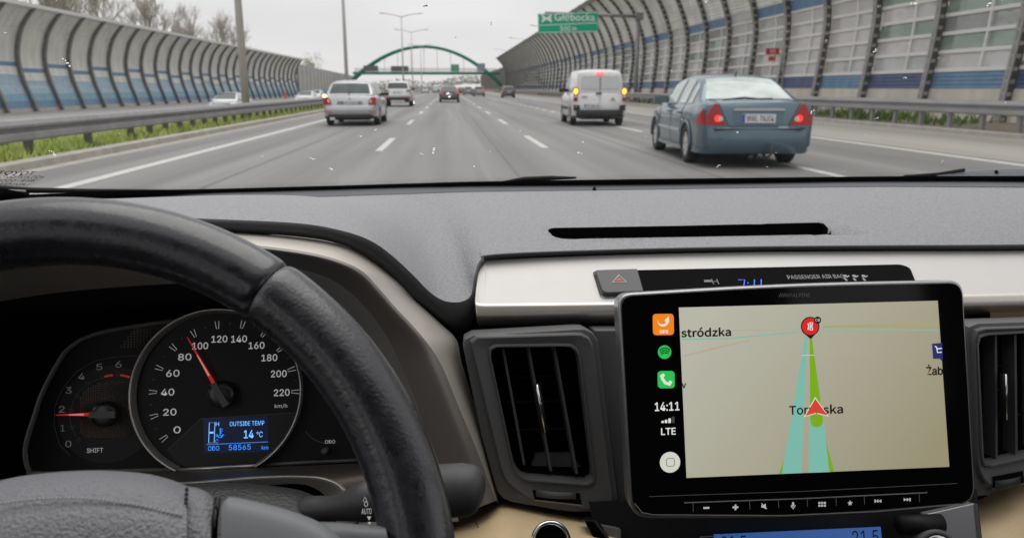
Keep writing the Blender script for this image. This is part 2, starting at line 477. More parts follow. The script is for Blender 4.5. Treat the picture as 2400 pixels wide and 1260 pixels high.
# grass on the median: one mass
def blades(name, n, xr, yf, zf, h, m, wd=.03, seed=3, label=None, cat=None):
    r = random.Random(seed); b = MB()
    for _ in range(n):
        x = r.uniform(*xr); y = yf(r); z = zf(x); a = r.uniform(0, 6.3); hh = h * r.uniform(.4, 1.3)
        dx, dy = math.cos(a) * wd, math.sin(a) * wd; lx, ly = r.uniform(-.6, .6) * hh, r.uniform(-.6, .6) * hh
        b.add([(x - dx, y - dy, z), (x + dx, y + dy, z), (x + lx, y + ly, z + hh)], [(0, 1, 2)])
    o = b.build(name, m); o['kind'] = 'stuff'
    if label: o['label'] = label; o['category'] = cat
    return o
def mz(x): return .09 - (x + 6.78) / -1.62 * .05 if x > -8.4 else .04 - (-8.4 - x) * .21
blades('grass', 26000, (-9.3, -6.85), lambda r: 9 + 75 * r.random() ** 1.7, mz, .17, M_grass, .035, 3, 'bright green grass growing along the median strip', 'grass')
blades('weeds', 1500, (14.7, 16.6), lambda r: r.choice([23.5, 26.8, 28, 31, 45, 47, 50, 52, 55, 58, 62]) + r.gauss(0, .7), lambda x: .13, .35, M_weed, .05, 5, 'green weeds under the roadside guardrail', 'weeds')

# ---------------------------------------------------------------- guardrails
def guardrail(label, x, side, z0, z1, ys_posts, y0, y1, m, mp_, zg, block=True):
    t = thing('guardrail', label, 'guardrail', (x, ys_posts[0], zg))
    h = z1 - z0; s = side
    prof = [(x, z1), (x - .05 * s, z1 - .02), (x - .09 * s, z1 - .10 * h / .4), (x - .085 * s, z1 - .35 * h), (x - .01 * s, z1 - .44 * h), (x - .01 * s, z1 - .54 * h),
            (x - .09 * s, z1 - .64 * h), (x - .09 * s, z1 - .9 * h), (x - .04 * s, z0), (x, z0)]
    MB().sweep(prof, [y0 + (y1 - y0) * i / 20 for i in range(21)], True).build('rail', m, t)
    first = None
    for y in ys_posts:
        if first is None:
            first = MB().box(x + .015 * s if s > 0 else x + .015 * s - .10, (x + .015 * s + .10) if s > 0 else x + .015 * s, y - .07, y + .07, zg - .1, z1 - .05).build('post', mp_, t)
            y00 = y
        else: clone(first, 'post', t, (0, y - y00, 0))
    return t
PY = [11.5, 13.7, 15.9, 18.0] + [19.1 + 1.06 * i for i in range(72)]
guardrail('dark grey double-wave guardrail along the grassy median, beside the silver estate', -7.0, -1, .37, .73, PY, -10, 400, M_galvd, M_rib, 0)
guardrail('second guardrail on the far side of the median grass, facing the oncoming road', -9.05, 1, .12, .5, [12.5 + 2 * i for i in range(40)], -10, 400, M_galvd, M_rib, -.1)
guardrail('grey steel guardrail on thin posts along the kerb below the tall curved barrier', 14.45, 1, .52, .9, [17.4 + 1.4 * i for i in range(80)], -10, 400, M_galv, M_galvd, .1)

# ---------------------------------------------------------------- right curved noise barrier
def prof_fn(pts):
    def f(z):
        if z <= pts[0][0]: return pts[0][1]
        for (a, b), (c, d) in zip(pts, pts[1:]):
            if z <= c:
                t = (z - a) / (c - a); return b + (d - b) * t
        return pts[-1][1]
    return f
def smooth_prof(pts, n=40):
    P = [V((a, b, 0)) for a, b in pts]
    return prof_fn([(q.x, q.y) for q in (cr(P, i / n) for i in range(n + 1))])
RX = smooth_prof([(0, 17.0), (1.2, 17.14), (3.1, 17.36), (4.7, 17.38), (6.3, 16.95), (7.9, 16.15), (9.0, 15.2), (9.9, 14.3)])
def strip(mb, X, z0, z1, y0, y1, off=0, n=2, th=.05, s=1):
    pr = [(X(z0 + (z1 - z0) * i / n) + off * s, z0 + (z1 - z0) * i / n) for i in range(n + 1)]
    pr2 = pr + [(x + th * s, z) for x, z in pr[::-1]]
    k = len(pr2)
    mb.add([(x, y0, z) for x, z in pr2] + [(x, y1, z) for x, z in pr2],
           [(i, (i + 1) % k, (i + 1) % k + k, i + k) for i in range(k)] + [tuple(range(k - 1, -1, -1)), tuple(range(k, 2 * k))])
    return mb
rb = thing('noise_barrier', 'tall curved noise barrier with clear panes and lattice ribs beside the blue car', 'noise barrier', (17, 6, 0))
Y0, SP = 10.1, 4.2
def rib_mesh(name, X, y, zs, s, parent, flw=.12, dep=.30):
    b = MB(); b.cur = 0
    fr = [(X(z) - dep * s, z) for z in zs]; bk = [(X(z) - .03 * s, z) for z in zs]
    for c, wd, th, mi_ in ((fr, flw, .05, 2), (bk, flw * .6, .04, 0), (fr, .015, dep - .05, 0)):
        b.cur = mi_
        for (xa, za), (xb, zb) in zip(c, c[1:]):
            b.add([(xa, y - wd, za), (xa, y + wd, za), (xb, y + wd, zb), (xb, y - wd, zb), (xa + th * s, y - wd, za), (xa + th * s, y + wd, za), (xb + th * s, y + wd, zb), (xb + th * s, y - wd, zb)],
                  [(0, 1, 2, 3), (7, 6, 5, 4), (0, 3, 7, 4), (1, 5, 6, 2)])
    b.cur = 1
    for i in range(0, len(zs) - 1):
        z = (zs[i] + zs[i + 1]) / 2; x = X(z)
        b.box(min(x - dep * s, x), max(x - dep * s, x), y - .035, y + .035, z - .06, z + .06)
    return b.build(name, [M_rib, M_rungs, M_ribl], parent)
zs = [.1 + 9.75 * i / 26 for i in range(27)]
rib0 = rib_mesh('rib', RX, Y0, zs, 1, rb)
NB = 54
for i in range(1, NB): clone(rib0, 'rib', rb, (0, SP * i, 0))
rr = random.Random(11)
bay_mesh = {}
def rbay(i, kind, split):
    y0, y1 = Y0 + SP * i + .06, Y0 + SP * (i + 1) - .06
    b0 = (kind,)
    spec = [('concrete_base', 0, 1.2, M_base, -.02, .25)]
    spec.append(('panel', 1.205, 1.8, M_blued if kind % 2 == 0 else M_blue, 0, .1))
    top = 4.9
    rows = [1.83 + .62 * k for k in range(6)]
    for k in range(5):
        spec.append(('pane', rows[k] + .062, rows[k + 1] - .062, M_panes[(k * 2 + kind * 3 + (k > 2)) % 5], .05, .02))
        spec.append(('frame_rail', rows[k] - .06, rows[k] + .06, M_rail, -.02, .12))
    spec.append(('frame_rail', rows[5] - .048, rows[5] + .048, M_rail, -.02, .12))
    if kind % 3 == 2:
        spec.append(('pane', 5.0, 5.5, M_pane, .05, .02))
    else: spec.append(('panel', 5.0, 5.5, M_blue, 0, .1))
    for k in range(8):
        spec.append(('panel', 5.51 + .55 * k, 6.05 + .55 * k, M_louvl if (k + kind) % 5 else M_louv, 0, .1))
    if split:
        for nm, a, c, m, off, th in spec:
            key = (nm, a, kind)
            if key in bay_mesh:
                o = clone(bay_mesh[key][0], nm, rb, (0, SP * (i - bay_mesh[key][1]), 0))
            else:
                o = strip(MB(), RX, a, c, y0, y1, off, 3, th).build(nm, m, rb); bay_mesh[key] = (o, i)
        # upright mullion
        key = ('mull', kind)
        if key in bay_mesh: clone(bay_mesh[key][0], 'mullion', rb, (0, SP * (i - bay_mesh[key][1]), 0))
        else:
            yy = y0 + (y1 - y0) * .42
            o = strip(MB(), RX, 1.83, 4.95, yy - .05, yy + .05, -.026, 6, .13).build('mullion', M_rail, rb); bay_mesh[key] = (o, i)
    else:
        key = ('bay', kind)
        if key in bay_mesh: clone(bay_mesh[key][0], 'panel_bay', rb, (0, SP * (i - bay_mesh[key][1]), 0))
        else:
            ms = []; b = MB()
            for nm, a, c, m, off, th in spec:
                if m not in ms: ms.append(m)
                b.cur = ms.index(m); strip(b, RX, a, c, y0, y1, off, 2, th)
            o = b.build('panel_bay', ms, rb); bay_mesh[key] = (o, i)
for i in range(NB - 1): rbay(i, i % 6, i < 15)
# top rim
MB().sweep([(14.2, 9.85), (14.55, 9.6), (14.5, 9.5), (14.1, 9.8)], [Y0, Y0 + SP * (NB - 1)], True).build('top_rim', M_galv, rb)
fb = thing('noise_barrier', 'distant straight olive-brown barrier beyond the green arch, at road end', 'noise barrier', (17.5, 236, 0))
MB().sweep([(17.5, -.2), (17.2, 7.5), (17.8, 7.6), (18.1, -.2)], [236, 300, 420], True).build('wall', mat('olive_wall', (.17, .155, .09), .9, var=.2, vscale=.3), fb)
for k in range(24): MB().box(16.9, 17.2, 238 + 7 * k, 238.3 + 7 * k, -.2, 7.7).build('post', M_galv, fb)

# ---------------------------------------------------------------- left curved noise barrier
LX = smooth_prof([(-.6, -31.4), (.6, -31.75), (1.9, -32.15), (3.6, -32.32), (5.25, -31.9), (6.2, -31.35), (7.05, -30.6)])
lb = thing('noise_barrier', 'long curved grey and blue noise barrier across the oncoming road', 'noise barrier', (-31.5, 50, -.5))
LY0, LSP, LN = 46.5, 4.0, 32
zsl = [-.5 + 7.5 * i / 22 for i in range(23)]
b = MB(); b.cur = 0
for (za, zb_) in zip(zsl, zsl[1:]):
    xa, xb = LX(za), LX(zb_)
    for wd, o0, o1 in ((.14, .28, .32), (.05, 0, .28)):
        b.add([(xa + o0, LY0 - wd, za), (xa + o0, LY0 + wd, za), (xb + o0, LY0 + wd, zb_), (xb + o0, LY0 - wd, zb_), (xa + o1, LY0 - wd, za), (xa + o1, LY0 + wd, za), (xb + o1, LY0 + wd, zb_), (xb + o1, LY0 - wd, zb_)],
              [(3, 2, 1, 0), (4, 5, 6, 7), (0, 4, 7, 3), (2, 6, 5, 1)])
lr0 = b.build('rib', [mat('left_rib_steel', (.21, .20, .19), .6, .1, var=.2, vscale=3)], lb)
for i in range(1, LN): clone(lr0, 'rib', lb, (0, LSP * i, 0))
lm = {}
for i in range(LN - 1):
    k = i % 2; dz = .42 * k
    y0, y1 = LY0 + LSP * i + .05, LY0 + LSP * (i + 1) - .05
    spec = [('concrete_base', -.6, -.22, M_conc, .02, .2), ('panel', -.21, .28, M_blue, 0, .1), ('panel', .29, .8, M_bluem, 0, .1), ('panel', .81, 1.3, M_bluel, 0, .1), ('panel', 1.31, 1.8 + dz, M_bluel, 0, .1),
            ('panel', 1.81 + dz, 2.38 + dz, M_louv, 0, .1), ('panel', 2.39 + dz, 2.72 + dz, M_blue, 0, .1), ('panel', 2.73 + dz, 4.2, M_louv, 0, .1), ('panel', 4.21, 5.6, M_louv, 0, .1), ('panel', 5.61, 6.95, M_louv, 0, .1)]
    for nm, a, c, m, off, th in spec:
        key = (k, a)
        if key in lm: clone(lm[key][0], nm, lb, (0, LSP * (i - lm[key][1]), 0))
        else:
            o = strip(MB(), LX, a, c, y0, y1, off, 4, th, -1).build(nm, m, lb); lm[key] = (o, i)
MB().sweep([(-30.75, 6.9), (-30.3, 7.0), (-30.25, 7.25), (-30.8, 7.3)], [LY0, LY0 + LSP * (LN - 1)], True).build('top_rim', M_rail, lb)
sw = thing('noise_barrier', 'straight pale barrier continuing past the end of the curved grey one', 'noise barrier', (-31.5, 171, -.5))
M_straight = mat('straight_panel_grey', (.44, .43, .40), .8, var=.15, vscale=.7)
for k in range(20):
    yy = 171 + 5 * k; hh = 6.1 - .05 * k
    MB().box(-31.9, -31.6, yy + .1, yy + 4.9, .9, hh).build('panel', M_straight, sw)
    MB().box(-31.9, -31.58, yy + .1, yy + 4.9, -.6, .88).build('panel', M_bluem if k < 12 else M_louv, sw)
    MB().box(-31.95, -31.5, yy - .1, yy + .1, -.6, hh + .15).build('post', M_galv, sw)

# ---------------------------------------------------------------- lamps
def lamp(label, x, y, h, arms, rad=.1, arm=2.2, zb=0, rise=.5):
    t = thing('street_lamp', label, 'street lamp', (x, y, zb), 'street lamps along the motorway')
    MB().tube([(x, y, zb), (x, y, zb + h * .5), (x, y, h)], [rad, rad * .8, rad * .55], 10).build('pole', M_pole, t, True)
    for s in arms:
        MB().tube([(x, y, h), (x + s * arm * .5, y, h + rise * .7), (x + s * arm, y, h + rise)], rad * .5, 6).build('arm', M_pole, t, True)
        MB().tube([(x + s * arm, y, h + rise), (x + s * (arm + .2), y, h + rise + .03), (x + s * (arm + .9), y, h + rise + .08)], [.06, .15, .1], 8, flat=.5).build('lamp_head', M_galvd, t, True)
    return t
lamp('thick pale lamp post standing in front of the curved grey barrier', -7.6, 30.3, 12.6, (-1, 1), .15)
lamp('tall lamp post rising just behind the silver estate car', -7.6, 60.5, 12.6, (-1, 1), .15)
lamp('double-armed street lamp, the nearest one whose both arms show above the arch', -7.3, 131, 12.4, (-1, 1), .14, 2.6)
lamp('second double-armed street lamp over the middle of the arch', -7.3, 166, 12.4, (-1, 1), .13, 2.6)
lamp('third and smallest double-armed street lamp behind the arch', -7.3, 221, 12.4, (-1, 1), .13, 2.6)
lamp('single-armed lamp peeking over the barrier just above the green direction sign', 18.6, 92, 11.0, (-1,), .1, 3.4)
lamp('single-armed lamp peeking over the barrier beside the green direction sign', 18.6, 138, 11.2, (-1,), .1, 3.4)
lamp('small single-armed lamp over the far end of the curved barrier', 18.6, 185, 12, (-1,), .1, 3.4)
lamp('tiny single-armed lamp above the arch end by the barrier', 18.6, 240, 12, (-1,), .1, 3.4)

# ---------------------------------------------------------------- direction sign on its cantilever
dsg = thing('direction_sign', 'green direction sign reading Głębocka hanging from a dark cantilever arm', 'road sign', (15.2, 63, 0))
SY = 63.0
MB().tube([(15.2, SY, 0), (15.2, SY, 6.8)], .16, 10).build('post', M_galvd, dsg, True)
MB().tube([(15.2, SY, 6.75), (12.5, SY - .05, 6.85), (7.7, SY - .1, 6.95)], .12, 8).build('cantilever_arm', M_galvd, dsg, True)
MB().box(14.95, 15.55, SY - .25, SY + .25, 6.5, 7.05).build('joint_box', M_galvd, dsg)
sp = Pl((9.95, SY - .35, 6.7), 0)
q = sp.ps([(1261, 33), (1402, 27), (1402, 76), (1262, 79)])
prism('sign_panel', sp, q, -.08, 0, M_sgn, dsg)
line('border', sp, [(a * .975, b_ * .94) if False else (a, b_) for a, b_ in sp.ps([(1264, 35), (1400, 29.5), (1400, 74), (1264, 77)])], .05, .006, M_sgw, dsg, True)
line('divider', sp, sp.ps([(1264, 60), (1400, 54)]), .05, .006, M_sgw, dsg)
textp('lettering', sp, 'Głębocka', 1347, 43, 23, M_sgw, dsg, .008, 100, bold=.15)
textp('lettering', sp, '500 m', 1332, 67, 11, M_sgw, dsg, .008, 40, bold=.2)
lines('junction_symbol', sp, [(sp.ps([(1270, 36), (1281, 44), (1293, 52)]), 0), (sp.ps([(1293, 35), (1281, 44), (1270, 52)]), 0), (sp.ps([(1270, 41), (1281, 45), (1293, 41)]), 0), (sp.ps([(1270, 48), (1281, 43.5), (1293, 48)]), 0)], .10, .008, M_sgw, dsg)
rs = thing('route_sign', 'small red route sign S8 with orange plate below, on a thin post', 'road sign', (16.1, 37, 0))
MB().tube([(16.1, 37, 0), (16.1, 37, 3.3)], .04, 8).build('post', M_galv, rs, True)
rp_ = Pl((16.0, 36.9, 3), 0)
prism('route_panel', rp_, rp_.ps([(1795, 114), (1827, 113), (1827, 127), (1795, 128)]), -.03, 0, M_sgr, rs)
textp('lettering', rp_, 'S8', 1811, 120, 8, M_sgw, rs, .004)
prism('orange_plate', rp_, rp_.ps([(1801, 132), (1818, 131), (1818, 143), (1801, 144)]), -.03, 0, M_sgo, rs)
line('arrow', rp_, rp_.ps([(1804, 138), (1815, 138)]), .05, .004, M_cblk, rs)

# ---------------------------------------------------------------- green arch bridge
ab = thing('arch_bridge', 'slim green arch bridge spanning the whole motorway in the distance', 'bridge', (-7, 230, 0))
BY = 230
xa, xb, zt = -29.6, 16.2, 12.9
def archz(x):
    t = (x - xa) / (xb - xa); return 1.6 + (zt - 1.6) * (1 - (2 * t - 1) ** 2)
for dy, nm in ((0, 'arch'), (5, 'arch')):
    MB().tube([(xa + (xb - xa) * i / 40, BY + dy, archz(xa + (xb - xa) * i / 40)) for i in range(41)], [.50 - .20 * math.sin(math.pi * i / 40) for i in range(41)], 8).build(nm, M_green, ab, True)
MB().box(xa + 2.5, xb - 1.2, BY - .3, BY + 5.3, 5.1, 5.75).build('deck', M_green, ab)
MB().box(xa + 3, xb - 2, BY - .4, BY - .3, 5.75, 6.9).build('railing', glassmat('railing_mesh', (.9, .9, .9), .1, .15, (.6, .65, .62)), ab)
for i in range(1, 12):
    x = xa + (xb - xa) * i / 12; MB().tube([(x, BY, 5.7), (x + .4 * (i - 6) * -.2, BY, archz(x))], .06, 5).build('hanger', M_galv, ab)
MB().box(xa - 1.5, xa + 1.2, BY - 1, BY + 6, -.6, 2.6).build('abutment', M_green, ab); MB().box(xb - .6, xb + 1.5, BY - 1, BY + 6, -.2, 2.2).build('abutment', M_conc, ab)
for lab, x0, x1, z0, z1, m in (('green overhead sign fixed to the arch bridge deck near its middle', 1.0, 3.3, 5.9, 7.9, M_sgn), ('blue-grey overhead sign at the barrier end of the arch bridge', 8.6, 10.8, 5.9, 8.2, mat('sign_bluegrey', (.28, .33, .4), .5)),
                               ('dark sign back on the arch bridge, nearest the lamp post', -24.0, -19.8, 5.9, 7.5, M_dark), ('dark sign back on the arch bridge, above the white car', -16.2, -11.2, 5.9, 7.4, M_dark)):
    t = thing('overhead_sign', lab, 'road sign', ((x0 + x1) / 2, BY - .6, 5.9))
    MB().box(x0, x1, BY - .75, BY - .6, z0, z1).build('sign_panel', m, t)
    MB().box(x0 + .2, x0 + .3, BY - .6, BY - .42, z0 - .2, z1).build('bracket', M_galv, t); MB().box(x1 - .3, x1 - .2, BY - .6, BY - .42, z0 - .2, z1).build('bracket', M_galv, t)
    if m is M_sgn: MB().box(x0 + .6, x1 - .6, BY - .77, BY - .752, z0 + 1.0, z0 + 1.5).build('arrow_mark', M_sgo, t)

# ---------------------------------------------------------------- trees
def bare_tree(seed, h):
    r = random.Random(seed); tr = MB(); cw = MB(); bd = MB()
    def grow(p, d, L, rad, lev):
        q = p + d * L; mid = p.lerp(q, .5) + V((r.uniform(-.06, .06), r.uniform(-.06, .06), 0)) * L
        (tr if lev < 2 else cw).tube([p, mid, q], [rad, rad * .8, rad * .6], 6 if lev < 2 else 3, False)
        if lev >= 6: return
        if lev >= 4:
            for _ in range(2):
                c = q + V((r.uniform(-.3, .3), r.uniform(-.3, .3), r.uniform(-.3, .3))); e = V((r.uniform(-1, 1), r.uniform(-1, 1), r.uniform(-1, 1))) * .07; f = V((r.uniform(-1, 1), r.uniform(-1, 1), r.uniform(-1, 1))) * .07
                bd.add([c, c + e, c + f], [(0, 1, 2)])
        for _ in range(3 if lev < 5 else 2):
            a = V((r.gauss(0, .42), r.gauss(0, .42), r.uniform(.1, .5)))
            grow(p.lerp(q, r.uniform(.5, 1)), (d + a).normalized(), L * r.uniform(.62, .84), max(rad * .55, .021), lev + 1)
        if lev < 3: grow(q, (d + V((r.gauss(0, .12), r.gauss(0, .12), .2))).normalized(), L * .8, rad * .62, lev + 1)
    grow(V((0, 0, 0)), V((0, 0, 1)), h * .26, h * .016, 0)
    return tr, cw, bd
TS = []
tspots = [('leftmost bare tree behind the grey barrier', -47, 86, 17, 0, 0), ('second bare tree from the left behind the grey barrier', -45, 98, 19, 1, 1), ('third bare tree from the left behind the grey barrier', -46, 111, 19.5, 2, 2),
          ('fourth bare tree from the left behind the grey barrier', -44, 121, 18.5, 0, 2.1), ('bare tree just left of the thick lamp post', -45, 142, 17.5, 1, 4), ('last bare tree, right at the thick lamp post', -44, 160, 18, 2, 5)]
for lab, x, y, h, k, rz in tspots:
    if k >= len(TS):
        t = thing('bare_tree', lab, 'tree', (x, y, -.75), 'bare trees behind the grey barrier', rz)
        tr, cw, bd = bare_tree(20 + k, 17)
        tr.build('trunk', M_bark, t, True, True); cw.build('crown', M_twig, t, False, True)
        o = bd.build('buds', M_bud, t, False, True); o['kind'] = 'stuff'
        TS.append(t); t.scale = [h / 17] * 3
    else:
        t = copy_tree(TS[k]); t.location = (x, y, -.75); t.rotation_euler = (0, 0, rz); t.scale = [h / 17] * 3; t['label'] = lab
def leafy(lab, x, y, h, rad, seed, m=None, group=None):
    r = random.Random(seed); t = thing('leafy_tree', lab, 'tree', (x, y, -.75), group)
    MB().tube([(0, 0, 0), (0, 0, h * .5), (.2, 0, h * .8)], [.2, .14, .05], 6).build('trunk', M_bark, t, True, True)
    b = MB()
    cl = [(V((r.gauss(0, .45) * rad, r.gauss(0, .45) * rad, h * .62 + r.gauss(0, .2) * h)), rad * r.uniform(.25, .5)) for _ in range(26)]
    for c, s in cl:
        for _ in range(70):
            d = V((r.gauss(0, 1), r.gauss(0, 1), r.gauss(0, 1))).normalized() * s * r.uniform(.4, 1); p = c + d
            e = V((r.uniform(-1, 1), r.uniform(-1, 1), r.uniform(-1, 1))) * .28; f = V((r.uniform(-1, 1), r.uniform(-1, 1), r.uniform(-1, 1))) * .28
            b.add([p, p + e, p + f], [(0, 1, 2)])
    b.build('crown', m or M_leaf, t, False, True)
leafy('small yellow-green tree showing above the straight pale barrier', -42, 244, 13, 4, 1, M_bud)
for i, (x, y, h) in enumerate(((24, 24, 8), (26, 31, 9), (23, 37, 7.5))):
    leafy(['dark green tree seen through the nearest clear panes', 'green tree behind the second bay of clear panes', 'lower green tree behind the panes above the blue car'][i], x, y, h, 3.2, 40 + i, None, 'green trees behind the clear panes')
# ---------------------------------------------------------------- houses seen through the panes
def block(lab, x, y0, y1, h, m, fl, nw, z0=-.75):
    t = thing('apartment_building', lab, 'building', (x, y0, z0))
    MB().box(x, x + 12, y0, y1, z0, h).build('wall', m, t); MB().box(x - .3, x + 12.3, y0 - .3, y1 + .3, h, h + .4).build('roof', M_dark, t)
    f0 = None
    for i in range(fl):
        for k in range(nw):
            yy = y0 + (y1 - y0) * (k + .5) / nw; zz = 1.2 + i * 2.9
            if f0 is None: f0 = MB().box(x - .04, x + .1, yy - .7, yy + .7, zz, zz + 1.5).build('window', M_winb, t); b0 = (yy, zz)
            else: clone(f0, 'window', t, (0, yy - b0[0], zz - b0[1]))
block('pale rendered apartment block seen through the panes behind the blue car', 34, 26, 62, 13, M_wallp, 4, 9)
block('pinkish apartment block seen through the panes near the white van', 32, 68, 108, 11, M_wallr, 3, 9)
block('far pale apartment block glimpsed beyond the pinkish one', 33, 114, 170, 12, M_wallp, 4, 12)
# distant wood closing the view
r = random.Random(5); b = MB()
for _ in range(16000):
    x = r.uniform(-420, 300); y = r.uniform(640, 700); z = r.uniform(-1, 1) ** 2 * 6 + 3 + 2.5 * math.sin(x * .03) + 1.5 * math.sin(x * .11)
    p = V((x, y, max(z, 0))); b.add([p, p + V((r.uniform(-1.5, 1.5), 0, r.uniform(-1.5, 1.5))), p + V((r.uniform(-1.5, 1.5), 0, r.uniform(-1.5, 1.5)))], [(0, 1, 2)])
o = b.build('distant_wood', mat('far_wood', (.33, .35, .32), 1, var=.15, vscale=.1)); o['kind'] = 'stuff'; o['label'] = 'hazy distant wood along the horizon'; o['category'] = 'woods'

# ---------------------------------------------------------------- cars
def lerp_pts(p, y):
    if y <= p[0][0]: return p[0][1]
    for (a, b_), (c, d) in zip(p, p[1:]):
        if y <= c: t = (y - a) / (c - a); return b_ + (d - b_) * t
    return p[-1][1]
def smooth_pts(p, n=30): return prof_fn([(q.x, q.y) for q in (cr([V((a, b_, 0)) for a, b_ in p], i / n) for i in range(n + 1))])
wheel_cache = {}
def wheel(t, x, y, r, w, side, alloy=True):
    key = (round(r, 3), w, alloy)
    wr = thing('wheel', '', '', (0, 0, 0)); del wr['label']; del wr['category']
    wr.parent = t; wr.location = (x, y, r)
    wr.rotation_euler = (0, 0, 0 if side > 0 else math.pi)
    if key not in wheel_cache:
        b = MB(); n = 28
        prof = [(-w, r * .62), (-w, r * .93), (-w * .8, r), (0, r * 1.0), (w * .8 - w * .0, r), (w, r * .93), (w, r * .64), (w * .75, r * .62)]
        k = len(prof); vs = []; fs = []
        for i in range(n):
            a = 2 * math.pi * i / n
            for px_, pr in prof: vs.append((px_, pr * math.cos(a), pr * math.sin(a)))
        for i in range(n):
            for j in range(k - 1):
                fs.append((i * k + j, ((i + 1) % n) * k + j, ((i + 1) % n) * k + j + 1, i * k + j + 1))
        b.add(vs, fs); ty = b.build('tyre', M_tyre, wr, True, True)
        b = MB(); b.cur = 1
        b.add([(w * .3, r * .66 * math.cos(2 * math.pi * i / n), r * .66 * math.sin(2 * math.pi * i / n)) for i in range(n)], [tuple(range(n))])
        b.cur = 0
        for i in range(7):
            a = 2 * math.pi * i / 7
            u, v = V((0, math.cos(a), math.sin(a))), V((0, -math.sin(a), math.cos(a)))
            X = V((w * .86, 0, 0)); X2 = V((w * .3, 0, 0))
            q = [u * r * .1 + v * r * .09, u * r * .1 - v * r * .09, u * r * .64 - v * r * .12, u * r * .64 + v * r * .12]
            b.add([X + c for c in q] + [X2 + c for c in q], [(0, 1, 2, 3), (0, 4, 5, 1), (1, 5, 6, 2), (3, 7, 4, 0)])
        vs = [];
        for i in range(n):
            a = 2 * math.pi * i / n; c, s_ = math.cos(a), math.sin(a)
            vs += [(w * .9, r * .67 * c, r * .67 * s_), (w * .9, r * .60 * c, r * .60 * s_), (w * .3, r * .6 * c, r * .6 * s_)]
        b.add(vs, [(3 * i, 3 * ((i + 1) % n), 3 * ((i + 1) % n) + 1, 3 * i + 1) for i in range(n)] + [(3 * i + 1, 3 * ((i + 1) % n) + 1, 3 * ((i + 1) % n) + 2, 3 * i + 2) for i in range(n)])
        b.add([(w * .93, r * .12 * math.cos(i), r * .12 * math.sin(i)) for i in [2 * math.pi * j / 10 for j in range(10)]], [tuple(range(10))])
        ri = b.build('rim', [M_alloy, M_cblk], wr, False, True)
        wheel_cache[key] = (ty, ri)
    else:
        for o, nm in zip(wheel_cache[key], ('tyre', 'rim')):
            c = o.copy(); c.name = nm; COL.objects.link(c); c.parent = wr
